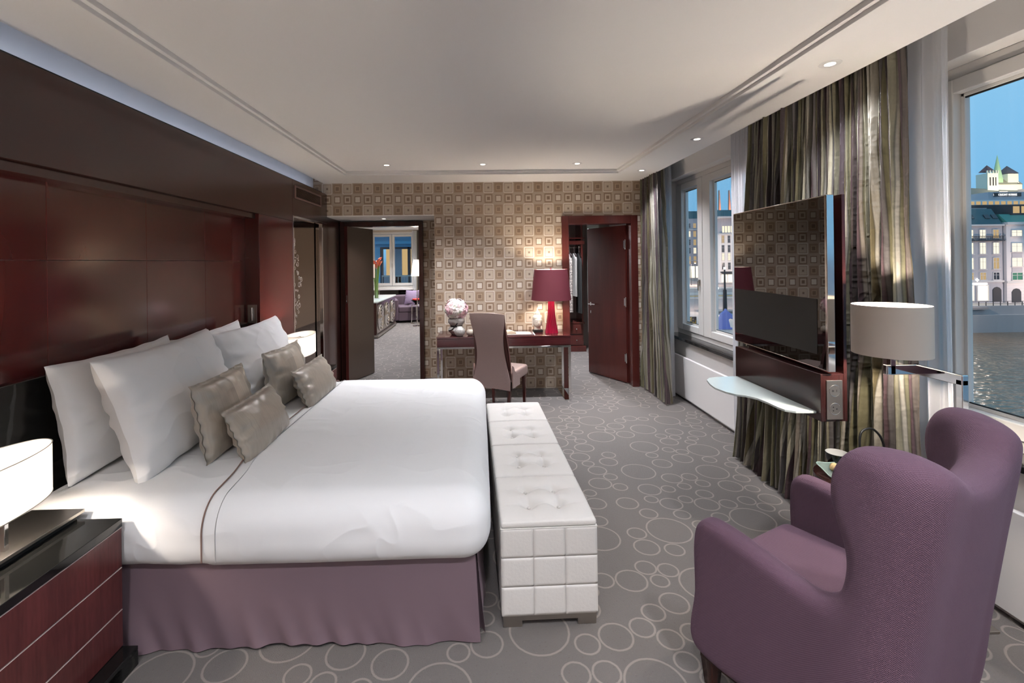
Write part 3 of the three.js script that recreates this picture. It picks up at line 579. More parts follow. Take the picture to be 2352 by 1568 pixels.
// ---------- writing desk and what stands on it ----------
const DT = 0.762; // desk top height
{
  const d = thing('writing_desk', 'red lacquered writing desk on chrome frames against the papered wall', 'desk');
  const x0 = -0.51, x1 = 1.05, z1 = -5.40, z0 = -5.90;
  part('top', [bx(x0, x1, 0.742, DT, z0, z1, 0.002)], M.desk, d);
  part('apron', [bx(x0 + 0.002, x1 - 0.002, 0.645, 0.741, z0 + 0.002, z1 - 0.002, 0.002)], M.desk, d);
  part('drawer', bx(0.36, 0.725, 0.655, 0.735, z1 - 0.002, z1 + 0.002), M.desk, d);
  part('drawer', bx(0.73, x1 - 0.008, 0.655, 0.735, z1 - 0.002, z1 + 0.002), M.desk, d);
  part('rail', bx(x0, x1, 0.622, 0.644, z0, z1, 0.002), M.chrome, d);
  for (const x of [x0, x1 - 0.028]) {
    part('frame_leg', bx(x, x + 0.028, 0.012, 0.622, z1 - 0.03, z1, 0.002), M.chrome, d);
    part('frame_leg', bx(x, x + 0.028, 0.012, 0.622, z0, z0 + 0.03, 0.002), M.chrome, d);
    part('runner', bx(x - (x > 0 ? 0.05 : 0), x + 0.028 + (x > 0 ? 0 : 0.05), 0, 0.013, z0, z1, 0.002), M.chrome, d);
  }
  rebase(d, 0.27, 0, -5.65);
}
{ // chair in front of the desk, back turned to us
  const c = thing('desk_chair', 'high backed pearl leather chair pulled up to the writing desk', 'chair', [0.225, 0, -5.13], -0.46);
  // local: the chair faces -z
  const sw = 0.46, sd = 0.46;
  part('seat', softSlab(-sw / 2, sw / 2, 0.36, 0.475, -sd / 2, sd / 2 - 0.02, 0.03, [24, 6, 24], (v, d) => { if (d.y > 0) v.y += 0.012 * Math.cos(v.x / sw * 3) * Math.cos(v.z / sd * 3); }), M.chairLeather, c);
  const hw = (t) => 0.213 - 0.05 * Math.sin(clamp((t - 0.12) / 0.74) * Math.PI) - 0.028 * sstep(0.3, 1, t) + 0.012 * sstep(0.85, 1, t); // hourglass rear skin
  const lean = (y) => 0.235 + 0.11 * sstep(0.45, 1.15, y) - 0.015 * Math.sin((y - 0.36) * 4);
  const shell = (half, y0, y1, f, b, arch) => { const one = (off, fl) => grid(24, 48, (u, v) => { const t = v, y = lerp(y0, y1, t), a = u * 2 - 1, w = half(t); const edge = 0.012 * (a * a) ** 3; return [a * w, y - (arch ? 0.008 * a * a : 0), lean(y) + off - (off > 0 ? edge : -edge) + 0.014 * a * a]; }, (u, v) => [u * 0.4, v], fl); const F = one(b, false), B = one(f, true); const rim = grid(160, 1, (u, v) => { const s = u * 4 % 4, k = Math.floor(Math.min(s, 3.9999)), q = s - k; const [a, t] = k === 0 ? [q * 2 - 1, 0] : k === 1 ? [1, q] : k === 2 ? [1 - q * 2, 1] : [-1, 1 - q]; const y = lerp(y0, y1, t), w = half(t); return [a * w, y - (arch ? 0.008 * a * a : 0), lean(y) + lerp(f + 0.012 * a ** 6, b - 0.012 * a ** 6, v) + 0.014 * a * a]; }, (u, v) => [u, v], true); return [F, B, rim]; };
  part('backrest', shell(hw, 0.3, 1.1, -0.005, 0.03, true), M.chairLeather, c);
  part('inner_back', shell((t) => 0.205 - 0.03 * t, 0.4, 1.085, -0.06, -0.006, true), std({ color: rgb(92, 58, 52), roughness: 0.5 }), c);
  for (const x of [sw / 2 - 0.008, -sw / 2 - 0.004]) part('side_wing', extrude([[0, 0], [0.2, 0], [0.2, 0.1], [0.12, 0.125], [0.1, 0.15], [0.06, 0.17], [0.03, 0.22], [0, 0.235]], 0.012, 0.003).rotateY(Math.PI / 2).translate(x, 0.31, 0.235), M.chairLeather, c);
  const leg = (x, z, dz) => { const g = new THREE.CylinderGeometry(0.027, 0.018, 0.37, 4).rotateY(Math.PI / 4); const p = g.attributes.position; for (let i = 0; i < p.count; i++) p.setZ(i, p.getZ(i) + dz * (0.185 - p.getY(i)) / 0.37); g.computeVertexNormals(); return uvBox(g.translate(x, 0.185, z)); };
  for (const [x, z, k] of [[-0.19, -0.19, -0.01], [0.19, -0.19, -0.01], [-0.18, 0.2, 0.04], [0.18, 0.2, 0.04]]) part('leg', leg(x, z, k), M.door, c);
}
{ // red desk lamp
  const l = thing('desk_lamp', 'crimson twisted glass table lamp with a dark red shade', 'lamp', [0.86, DT, -5.62]);
  const base = grid(96, 60, (u, v) => { const y = v * 0.4, a = u * 2 * Math.PI; let r = 0.037 + 0.041 * Math.pow(1 - v, 2.1) + 0.002 * Math.sin(v * 3.1); r *= 1 + 0.035 * Math.sin(14 * a + v * 16); return [r * Math.cos(a), y, r * Math.sin(a)]; }, (u, v) => [u, v], true);
  part('glass_base', [base, spin(new THREE.CircleGeometry(0.077, 40), Math.PI / 2).translate(0, 0.001, 0), spin(new THREE.CircleGeometry(0.036, 32), -Math.PI / 2).translate(0, 0.4, 0)], phy({ color: rgb(150, 18, 52), roughness: 0.08, ior: 1.5 }), l);
  part('neck', cyl(0.012, 0.012, 0.4, 0.6), M.brass, l);
  const r0 = 0.24, r1 = 0.2, y0 = 0.4, y1 = 0.765;
  const sh = part('lamp_shade', [new THREE.CylinderGeometry(r1, r0, y1 - y0, 64, 1, true).translate(0, (y0 + y1) / 2, 0)], M.shadeRed, l);
  const inner = new THREE.CylinderGeometry(r1 - 0.003, r0 - 0.003, y1 - y0, 64, 1, true).translate(0, (y0 + y1) / 2, 0);
  part('lining', inner, M.shadeInner, sh);
  part('rim', [new THREE.TorusGeometry(r1 - 0.0015, 0.002, 6, 64).rotateX(Math.PI / 2).translate(0, y1, 0), new THREE.TorusGeometry(r0 - 0.0015, 0.002, 6, 64).rotateX(Math.PI / 2).translate(0, y0, 0)], M.shadeRed, sh);
  part('finial', [at(new THREE.SphereGeometry(0.014, 16, 12), 0, 0.775, 0), bar([-r1, 0.755, 0], [r1, 0.755, 0], 0.005, 0.005)], M.shadeRed, l);
  part('bulb', at(new THREE.SphereGeometry(0.03, 20, 12), 0, 0.62, 0), M.bulb, l);
  const p = new THREE.PointLight(WARMER, 1.9, 0, 2); p.name = 'desk_lamp_glow'; p.shadow.radius = 2.5; p.position.set(0, 0.62, 0); p.castShadow = true; l.add(p);
}
// a field meshed by marching cubes inside a box centred at c with half size h
function sdfMesh(res, c, h, f) {
  const mc = new MarchingCubes(res, M.white, false, false, 400000); mc.isolation = 0;
  const n = res, half = n / 2;
  for (let k = 0; k < n; k++) for (let j = 0; j < n; j++) for (let i = 0; i < n; i++) mc.field[k * n * n + j * n + i] = -f(c[0] + (i - half) / half * h, c[1] + (j - half) / half * h, c[2] + (k - half) / half * h);
  mc.update();
  const cnt = mc.count, P = mc.positionArray.slice(0, cnt * 3);
  let g = new THREE.BufferGeometry(); for (let i = 0; i < cnt; i++) { P[i * 3] = c[0] + P[i * 3] * h; P[i * 3 + 1] = c[1] + P[i * 3 + 1] * h; P[i * 3 + 2] = c[2] + P[i * 3 + 2] * h; }
  g.setAttribute('position', new THREE.BufferAttribute(P, 3));
  g = mergeVertices(g, h / res * 0.02); g.computeVertexNormals();
  // keep outward normals whatever the winding
  return g;
}
const smin = (a, b, k) => { const q = clamp(0.5 + 0.5 * (b - a) / k); return lerp(b, a, q) - k * q * (1 - q); };
const ell = (x, y, z, cx, cy, cz, a, b, c) => { const X = (x - cx) / a, Y = (y - cy) / b, Z = (z - cz) / c, k = Math.hypot(X, Y, Z); return (k - 1) * Math.min(a, b, c); };
const cap = (x, y, z, a, b, r0, r1) => { const dx = b[0] - a[0], dy = b[1] - a[1], dz = b[2] - a[2], t = clamp(((x - a[0]) * dx + (y - a[1]) * dy + (z - a[2]) * dz) / (dx * dx + dy * dy + dz * dz)); return Math.hypot(x - a[0] - dx * t, y - a[1] - dy * t, z - a[2] - dz * t) - lerp(r0, r1, t); };
{ // carved head on a black block
  const o = thing('carved_head', 'white carved stone head with a pointed topknot on a black block', 'sculpture', [0.7, DT, -5.69], 0.12);
  const f = (x, y, z) => {
    let d = ell(x, y, z, 0, 0.135, 0.004, 0.054, 0.072, 0.062);
    d = smin(d, ell(x, y, z, 0, 0.095, 0.018, 0.036, 0.036, 0.044), 0.02);
    d = smin(d, cap(x, y, z, [0, 0.09, -0.012], [0, 0.03, -0.006], 0.032, 0.043), 0.012);
    d = smin(d, cap(x, y, z, [0, 0.145, 0.062], [0, 0.113, 0.072], 0.004, 0.0085), 0.006);
    for (const s of [-1, 1]) {
      d = smin(d, cap(x, y, z, [s * 0.006, 0.150, 0.063], [s * 0.036, 0.152, 0.052], 0.003, 0.003), 0.006);
      d = smin(d, ell(x, y, z, s * 0.021, 0.136, 0.053, 0.013, 0.007, 0.009), 0.003);
      d = smin(d, cap(x, y, z, [s * 0.056, 0.145, -0.004], [s * 0.06, 0.075, 0.0], 0.011, 0.0085), 0.004);
    }
    d = smin(d, cap(x, y, z, [-0.012, 0.0955, 0.062], [0.012, 0.0955, 0.062], 0.0045, 0.0045), 0.003);
    const curls = 0.0022 * Math.sin(x * 420) * Math.sin(y * 420) * Math.sin(z * 420 + 1);
    d = smin(d, ell(x, y, z, 0, 0.168, -0.008, 0.061, 0.052, 0.064) - curls, 0.004);
    d = smin(d, ell(x, y, z, 0, 0.222, -0.008, 0.034, 0.03, 0.034) - curls, 0.008);
    d = smin(d, cap(x, y, z, [0, 0.24, -0.008], [0, 0.296, -0.008], 0.02, 0.004), 0.012);
    return d;
  };
  part('head', uvBox(sdfMesh(96, [0, 0.155, 0], 0.165, (x, y, z) => Math.max(f(x, y, z), 0.031 - y))), std({ color: rgb(222, 212, 196), roughness: 0.7, side: THREE.DoubleSide }), o);
  part('block', bx(-0.055, 0.055, 0, 0.03, -0.045, 0.045, 0.003), M.black, o);
}
{ // hydrangea in a grey vase
  const v = thing('flower_vase', 'silver grey vase with black bands holding the pink hydrangea', 'vase', [-0.29, DT, -5.6]);
  part('body', lathe([[0, 0.001], [0.06, 0.001], [0.068, 0.012], [0.098, 0.045], [0.1, 0.065], [0.072, 0.098], [0.07, 0.108], [0.1, 0.15], [0.098, 0.185], [0.075, 0.205], [0.07, 0.2], [0.07, 0.15], [0, 0.12]], 48), phy({ color: rgb(170, 164, 160), roughness: 0.18, metalness: 0.3 }), v);
  part('band', [lathe([[0.071, 0.096], [0.0745, 0.1], [0.0745, 0.112], [0.071, 0.114]], 48), tube([[0.02, 0.15, 0.103], [-0.01, 0.11, 0.078], [-0.05, 0.07, 0.092], [-0.085, 0.055, 0.06]], 0.007, 8, 20)], M.blackgloss, v);
  const b = thing('hydrangea_bloom', 'round bunch of white and blush hydrangea flowers in the grey vase', 'flowers', [-0.29, DT + 0.19, -5.6]);
  const petal = new THREE.Shape(); petal.moveTo(0, 0); petal.bezierCurveTo(0.012, 0.004, 0.013, 0.02, 0, 0.024); petal.bezierCurveTo(-0.013, 0.02, -0.012, 0.004, 0, 0);
  const pg = new THREE.ShapeGeometry(petal, 4); { const p = pg.attributes.position; for (let i = 0; i < p.count; i++) p.setZ(i, 0.2 * p.getY(i) - 30 * p.getX(i) ** 2 - 12 * p.getY(i) ** 2); pg.computeVertexNormals(); }
  const cols = [rgb(240, 230, 224), rgb(236, 208, 206), rgb(226, 178, 186), rgb(232, 236, 214)], lists = [[], [], [], []]; seed(64);
  const q = new THREE.Quaternion(), up = new THREE.Vector3(0, 0, 1);
  for (let k = 0; k < 330; k++) {
    const y = 1 - 2 * (k + 0.5) / 330, r = Math.sqrt(1 - y * y), a = k * 2.39996; if (y < -0.75) continue;
    const n = new THREE.Vector3(r * Math.cos(a), y, r * Math.sin(a)), R = 0.137 + rnd(-0.012, 0.01);
    q.setFromUnitVectors(up, n.clone().add(new THREE.Vector3(rnd(-0.35, 0.35), rnd(-0.35, 0.35), rnd(-0.35, 0.35))).normalize());
    const pink = noise(n.x * 2 + 5, n.y * 2 + n.z * 2), ci = pink > 0.6 ? 2 : pink > 0.42 ? 1 : rnd() < 0.12 ? 3 : 0, t0 = rnd(0, 1.5);
    for (let m = 0; m < 4; m++) lists[ci].push(pg.clone().rotateZ(t0 + m * Math.PI / 2).applyQuaternion(q).translate(n.x * R, 0.115 + n.y * R * 0.92, n.z * R));
  }
  lists.forEach((l, i) => { if (l.length) { const m = part('petals', l, std({ color: cols[i], roughness: 0.8, side: THREE.DoubleSide }), b); m.userData.kind = 'stuff'; } });
  part('stem_ball', [at(new THREE.SphereGeometry(0.115, 24, 16), 0, 0.115, 0), cyl(0.02, 0.03, -0.03, 0.05)], std({ color: rgb(196, 184, 160), roughness: 0.9 }), b);
  solo('round_jar', 'round mottled grey jar in front of the grey vase', 'jar', [lathe([[0, 0.001], [0.03, 0.001], [0.052, 0.02], [0.064, 0.05], [0.058, 0.082], [0.036, 0.102], [0.03, 0.106], [0.03, 0.112], [0, 0.116]], 40)], std({ map: dataTex(128, 64, (i, j) => { const r = 1 - Math.abs(2 * noise(i / 4, j / 4, 32, 16) - 1); const k = 120 + 70 * r; return [k, k * 0.98, k * 0.95]; }, true, 3, 2), roughness: 0.35, metalness: 0.3 }), [-0.245, DT, -5.46]);
  solo('round_jar', 'small pale round jar half hidden by the desk chair', 'jar', [lathe([[0, 0.001], [0.025, 0.001], [0.044, 0.018], [0.05, 0.042], [0.04, 0.066], [0.022, 0.078], [0, 0.08]], 36)], std({ color: rgb(176, 166, 152), roughness: 0.35, metalness: 0.3 }), [-0.12, DT, -5.5]);
}
{ // desk pad, open book, telephone
  const d = thing('writing_pad', 'grey leather writing folder lying on the desk', 'folder', [0.43, DT, -5.58]);
  part('cover', bx(-0.21, 0.2, 0, 0.008, -0.12, 0.13, 0.003), std({ color: rgb(96, 82, 84), roughness: 0.5 }), d);
  part('paper', bx(-0.19, 0.17, 0.008, 0.011, -0.1, 0.11), std({ color: rgb(188, 176, 166), roughness: 0.7 }), d);
  part('page_edge', bx(0.201, 0.212, 0, 0.006, -0.12, 0.13), M.white, d);
  const pages = (s) => extrude([[0, 0], [s * 0.05, 0.002], [s * 0.1, 0.004], [s * 0.1, 0.016], [s * 0.05, 0.034], [s * 0.012, 0.03], [0, 0.02]], 0.13, 0.001).translate(0, 0, -0.065);
  const b = thing('open_book', 'small open book with cream pages beside the chair back', 'book', [0.31, DT + 0.012, -5.55], 0.2);
  part('pages', [pages(1), pages(-1)], std({ color: rgb(214, 192, 164), roughness: 0.8 }), b);
  part('cover', bx(-0.104, 0.104, -0.001, 0.001, -0.068, 0.068), M.black, b);
  const s = thing('wall_switch', 'small dark wall plate beside the desk lamp', 'switch', [0.995, 1.14, BACK]);
  part('plate', bx(-0.03, 0.03, -0.045, 0.045, 0, 0.008, 0.002), M.steel, s);
  part('rocker', bx(-0.018, 0.018, -0.03, 0.03, 0.008, 0.011, 0.001), M.black, s);
}

// ---------- television and its wall unit ----------
{
  const u = thing('media_unit', 'mahogany wall unit with a low box under the television', 'wall unit');
  part('back_panel', bx(1.866, 1.884, 0.785, 1.955, -3.2, -2.352, 0.002), M.tvwood, u);
  part('low_box', bx(1.745, 1.866, 0.785, 1.03, -3.15, -2.352, 0.003), M.tvwood, u);
  part('wall_bracket', [bx(1.884, 2.354, 1.34, 1.4, -2.96, -2.9, 0.004)], M.black, u);
  const pl = part('socket_plate', bx(1.772, 1.855, 0.797, 0.998, -2.353, -2.346, 0.002), M.steel, u);
  for (const [y, kind] of [[0.945, 0], [0.852, 1]]) {
    part('socket_ring', [spin(new THREE.TorusGeometry(0.029, 0.0016, 8, 40)).translate(1.8135, y, -2.3455)], M.chrome, pl);
    part('socket_disc', spin(cyl(0.0275, 0.0275, 0, 0.0015, 0, 0, 40), Math.PI / 2).translate(1.8135, y, -2.346), M.steel, pl);
    const hole = (x, yy, w, h) => bx(1.8135 + x - w / 2, 1.8135 + x + w / 2, y + yy - h / 2, y + yy + h / 2, -2.3445, -2.3438);
    part('socket_holes', kind ? [spin(cyl(0.003, 0.003, 0, 0.0012, 0, 0, 12), Math.PI / 2).translate(1.8035, y + 0.009, -2.3445), spin(cyl(0.003, 0.003, 0, 0.0012, 0, 0, 12), Math.PI / 2).translate(1.8215, y, -2.3445), spin(cyl(0.003, 0.003, 0, 0.0012, 0, 0, 12), Math.PI / 2).translate(1.8035, y - 0.009, -2.3445)] : [hole(-0.014, 0, 0.003, 0.01), hole(-0.008, 0, 0.003, 0.01), hole(0.008, 0, 0.003, 0.013)], M.black, pl);
  }
  // wavy glass shelf under the box
  const pts = [[1.7445, -3.13], [1.68, -3.125], [1.60, -3.12], [1.535, -3.10], [1.495, -3.05], [1.465, -2.95], [1.452, -2.86], [1.47, -2.77], [1.50, -2.71], [1.545, -2.685], [1.578, -2.63], [1.59, -2.55], [1.592, -2.47], [1.60, -2.42], [1.64, -2.39], [1.70, -2.385], [1.7445, -2.385]];
  part('glass_shelf', extrude(pts.map(([x, z]) => [x, -z]), 0.012, 0.002, 2, false).rotateX(-Math.PI / 2).translate(0, 0.818, 0), M.whiteglass, u);
  rebase(u, 1.82, 0, -2.75);

  const t = thing('television', 'slim chrome edged television with a dark mirror front', 'television', [1.772, 1.045, -2.34], Math.atan2(0.95, 0.05));
  const L = 0.951, h = 0.905; // local x runs away from the viewer, the screen faces -z
  part('body', bx(0.004, L - 0.004, 0.004, h - 0.004, 0.006, 0.034, 0.003), M.black, t);
  part('screen', bx(0.006, L - 0.002, 0.005, h - 0.006, 0.0, 0.006, 0.001), M.tvglass, t);
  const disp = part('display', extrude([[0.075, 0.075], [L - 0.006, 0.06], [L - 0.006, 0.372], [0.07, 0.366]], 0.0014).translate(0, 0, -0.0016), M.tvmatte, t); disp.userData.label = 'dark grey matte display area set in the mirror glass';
  part('frame', [bx(-0.012, 0.006, 0, h, -0.004, 0.034, 0.003), bx(0.006, L, h - 0.006, h, -0.001, 0.034, 0.002), bx(0.006, L, 0, 0.005, -0.001, 0.034, 0.002), bx(L - 0.002, L, 0.005, h - 0.006, -0.001, 0.034)], M.chrome, t);
}
// ---------- curtains ----------
function drape(name, label, cat, group, o, mat) {
  const { top, bot, x, xb, y0, y1, folds, amp, s, crush = 1, fab, nu = 360, nv = 60 } = o;
  const g = grid(nu, nv, (u, v) => {
    const y = lerp(y0, y1, v), k = 1 - v;
    const uu = u + crush * (0.02 * (fbm(u * 6 + s, v * 1.6 + s, 3) - 0.45) * (0.3 + 1.1 * k) + 0.008 * Math.sin(u * 19 + v * 4 + s) * k);
    const e = Math.min(u, 1 - u) * 8, z = lerp(lerp(bot[0], top[0], v ** 0.8), lerp(bot[1], top[1], v ** 0.8), lerp(u, uu, clamp(e)));
    const ph = uu * folds * 2 * Math.PI, vary = 0.55 + 0.9 * noise(u * folds * 0.7 + s * 3, v * 1.2 + s);
    const warp = crush * 1.6 * (fbm(u * folds * 0.6 + s * 2, v * 3.2 + s, 3) - 0.45);
    let off = Math.sin(ph + 0.9 * Math.sin(ph * 0.31 + s) + warp) * amp * vary + 0.4 * amp * Math.sin(ph * 2.3 + s * 2 + v * 3 * crush + warp * 2) + crush * (0.3 * amp * Math.sin(ph * 4.7 + warp * 5 + v * 2) + 0.7 * amp * (fbm(u * folds * 2.2, v * 6 + s, 3) - 0.5));
    off *= lerp(1, 0.62, sstep(0.93, 1, v));
    if (crush > 0.5) off += 0.02 * Math.exp(-(((v - 0.955) / 0.012) ** 2)) * (noise(u * folds * 1.1 + 3, s) - 0.6);
    return [lerp(xb, x, v ** 0.7) + off, y + (v === 0 ? 0.01 * noise(u * 20, s) : 0), z];
  }, (u, v) => [u * fab, v * (y1 - y0)]);
  return solo(name, label, cat, g, mat, [0, 0, 0], 0, group);
}
const CU = 'striped crinkled silk curtains';
drape('striped_curtain', 'wide striped silk curtain hanging behind the television', 'curtain', CU, { top: [-3.56, -2.29], bot: [-3.82, -2.2], x: 2.14, xb: 2.1, y0: 0.01, y1: 2.84, folds: 19, amp: 0.042, s: 2.3, fab: 5.4, nu: 760, nv: 110 }, M.curtain);
drape('striped_curtain', 'narrow striped silk curtain in the corner beside the mahogany door', 'curtain', CU, { top: [-5.9, -5.36], bot: [-5.9, -5.12], x: 2.12, xb: 2.1, y0: 0.01, y1: 2.84, folds: 9, amp: 0.04, s: 5.6, fab: 3.0, nu: 300, nv: 80 }, M.curtain);
const SH = 'white sheer curtains';
drape('sheer_curtain', 'white sheer beside the corner curtain at the far window', 'sheer curtain', SH, { top: [-5.7, -5.42], bot: [-5.7, -5.4], x: 2.26, xb: 2.26, y0: 0.01, y1: 2.85, folds: 5, amp: 0.02, s: 1.1, crush: 0.2, fab: 0.8, nu: 120, nv: 20 }, M.sheer);
drape('sheer_curtain', 'white sheer at the near edge of the casement window', 'sheer curtain', SH, { top: [-4.12, -3.7], bot: [-4.12, -3.7], x: 2.26, xb: 2.26, y0: 0.01, y1: 2.85, folds: 6, amp: 0.02, s: 3.1, crush: 0.2, fab: 1, nu: 120, nv: 20 }, M.sheer);
drape('sheer_curtain', 'white sheer between the wide striped curtain and the big pane', 'sheer curtain', SH, { top: [-2.62, -2.16], bot: [-2.62, -2.14], x: 2.26, xb: 2.26, y0: 0.01, y1: 2.85, folds: 5, amp: 0.026, s: 7.1, crush: 0.25, fab: 1.1, nu: 160, nv: 24 }, M.sheer);
// ---------- floor lamp ----------
{
  const l = thing('floor_lamp', 'floor lamp with a grey drum shade on a bent chrome arm', 'lamp', [2.0, 0, -1.89]);
  // pole and base
  part('base', [bx(-0.12, 0.22, 0, 0.012, -0.1, -0.06, 0.003), bx(-0.16, -0.12, 0, 0.012, -0.25, 0.12, 0.003), bx(-0.02, 0.02, 0, 0.012, -0.06, 0.02, 0.003)], M.steel, l);
  part('pole', bx(-0.014, 0.014, 0.012, 1.115, -0.014, 0.014, 0.003), M.chrome, l);
  const sx = -0.12, sz = -0.2;
  part('arm', [bx(-0.014, 0.014, 1.09, 1.135, sz - 0.012, 0.014, 0.004), bx(sx - 0.03, 0.014, 1.09, 1.135, sz - 0.012, sz + 0.012, 0.004)], M.chrome, l);
  part('stem', [bx(sx - 0.012, sx + 0.012, 1.09, 1.2, sz - 0.012, sz + 0.012, 0.002), cyl(0.02, 0.02, 1.17, 1.26, sx, sz)], M.chrome, l);
  const r = 0.146, y0 = 1.185, y1 = 1.408;
  const sh = part('lamp_shade', new THREE.CylinderGeometry(r, r, y1 - y0, 72, 1, true).translate(sx, (y0 + y1) / 2, sz), M.shadeCream, l);
  const inner = new THREE.CylinderGeometry(r - 0.003, r - 0.003, y1 - y0, 72, 1, true);
  part('lining', inner.translate(sx, (y0 + y1) / 2, sz), M.shadeInner, sh);
  part('rim', [new THREE.TorusGeometry(r - 0.0015, 0.002, 6, 72).rotateX(Math.PI / 2).translate(sx, y1, sz), new THREE.TorusGeometry(r - 0.0015, 0.002, 6, 72).rotateX(Math.PI / 2).translate(sx, y0, sz)], M.shadeCream, sh);
  part('bulb', at(new THREE.SphereGeometry(0.026, 20, 12), sx, 1.295, sz), M.bulb, l);
  const p = new THREE.PointLight(WARMER, 2.7, 0, 2); p.name = 'floor_lamp_glow'; p.position.set(sx, 1.295, sz); p.castShadow = true; l.add(p);
}
// ---------- side table with tea ----------
{
  const T = 0.55, cx = 1.845, cz = -2.24, r = 0.185;
  const t = thing('side_table', 'round dark wood side table behind the armchair', 'table', [cx, 0, cz]);
  part('table_top', lathe([[0, T - 0.04], [r - 0.008, T - 0.04], [r, T - 0.035], [r, T - 0.006], [r - 0.006, T], [0, T]], 64), M.tvwood, t);
  part('apron', lathe([[0.13, T - 0.09], [0.14, T - 0.09], [0.14, T - 0.04], [0.13, T - 0.04]], 40), M.tvwood, t);
  for (let k = 0; k < 4; k++) { const a = k * Math.PI / 2 + 0.5; part('leg', bar([Math.cos(a) * 0.12, T - 0.05, Math.sin(a) * 0.12], [Math.cos(a) * 0.15, 0, Math.sin(a) * 0.15], 0.024, 0.024, 0.003), M.darkwood, t); }
  const cup = thing('tea_bowl', 'black tea bowl with a white inside on the side table', 'bowl', [1.842, T, -2.372]);
  const pr = [[0.026, 0.001], [0.042, 0.014], [0.05, 0.04], [0.052, 0.066]];
  part('outside', lathe([[0, 0.001], ...pr, [0.0515, 0.0675]], 48), M.blackgloss, cup);
  part('inside', lathe([[0.0515, 0.0675], [0.0495, 0.066], [0.0475, 0.04], [0.039, 0.018], [0, 0.012]], 48), phy({ color: rgb(224, 224, 220), roughness: 0.2 }), cup);
  const plate = thing('glass_plate', 'clear glass plate with biscuits on the side table', 'plate', [1.752, T, -2.235], Math.PI / 2 - 0.12);
  part('dish', grid(28, 20, (u, v) => { const x = (u - 0.5) * 0.22, z = (v - 0.5) * 0.1; return [x, 0.006 + 0.9 * x * x * 2 + 0.4 * z * z, z]; }, null, true), phy({ color: rgb(196, 222, 214), roughness: 0.05, transmission: 0.6, thickness: 0, ior: 1.5, side: THREE.DoubleSide }), plate);
  part('rim', tube([[-0.11, 0.0285, -0.05], [0, 0.008, -0.05], [0.11, 0.0285, -0.05], [0.11, 0.0285, 0.05], [0, 0.008, 0.06], [-0.11, 0.0285, 0.06]].flatMap((p, i, a) => { const q = a[(i + 1) % 6]; return [0, 0.5].map((t) => p.map((c, k) => lerp(c, q[k], t))); }), 0.002, 6, 120, true), phy({ color: rgb(190, 216, 208), roughness: 0.1 }), plate);
  const half = lathe([[0, -0.009], [0.018, -0.009], [0.0215, -0.004], [0.019, 0.006], [0.01, 0.0105], [0, 0.0115]], 28), fill = cyl(0.0195, 0.0195, -0.0035, 0.0035, 0, 0, 24);
  const mA = std({ color: rgb(220, 190, 140), roughness: 0.8 }), mB = std({ color: rgb(232, 206, 150), roughness: 0.9 });
  const names = ['macaron closest to the tea bowl on the glass plate', 'second macaron from the tea bowl on the glass plate', 'third macaron from the tea bowl on the glass plate', 'last macaron of the row, half behind the armchair wing'];
  for (let k = 0; k < 4; k++) { // standing on edge in a row
    const m = thing('macaron', names[k], 'biscuit', [1.762 - k * 0.004, T + 0.0295, -2.287 + k * 0.0305], 0, 'macarons on the glass plate');
    const R = (g) => g.clone().rotateX(Math.PI / 2).rotateY(0.12);
    const sc = (g, y) => R(g.clone().scale(1, 0.62, 1).translate(0, y, 0));
    part('shell', sc(half, 0.007), mA, m); part('shell', R(half.clone().scale(1, 0.62, 1).rotateX(Math.PI).translate(0, -0.007, 0)), mA, m); part('filling', sc(fill, 0), mB, m);
  }
  const pot = thing('iron_teapot', 'black iron teapot with a tall arched handle behind the armchair wing', 'teapot', [1.955, T, -2.29]);
  part('body', lathe([[0, 0.001], [0.04, 0.001], [0.062, 0.02], [0.066, 0.045], [0.05, 0.07], [0.022, 0.08], [0.02, 0.086], [0.012, 0.092], [0, 0.1]], 40), M.black, pot);
  part('spout', tube([[-0.055, 0.045, 0], [-0.085, 0.06, 0], [-0.1, 0.082, 0]], 0.009, 10, 16), M.black, pot);
  part('handle', tube([[-0.062, 0.055, 0.02], [-0.078, 0.14, 0.02], [-0.06, 0.205, 0.01], [0, 0.218, 0], [0.055, 0.17, -0.01], [0.078, 0.1, -0.015], [0.062, 0.055, -0.02]], 0.0055, 10, 60), M.black, pot);
  const nap = softSlab(-0.05, 0.05, 0, 0.05, -0.03, 0.03, 0.02, [18, 10, 12], (v) => { v.y = Math.max(0.001, v.y * (0.7 + 0.9 * fbm(v.x * 22 + 3, v.z * 26, 3))); v.x += 0.03 * (fbm(v.y * 30, v.z * 20) - 0.4); });
  solo('linen_napkin', 'crumpled grey napkin beside the tea bowl', 'napkin', nap, std({ color: rgb(132, 120, 116), roughness: 0.95 }), [1.90, T, -2.16], 0.6);
}
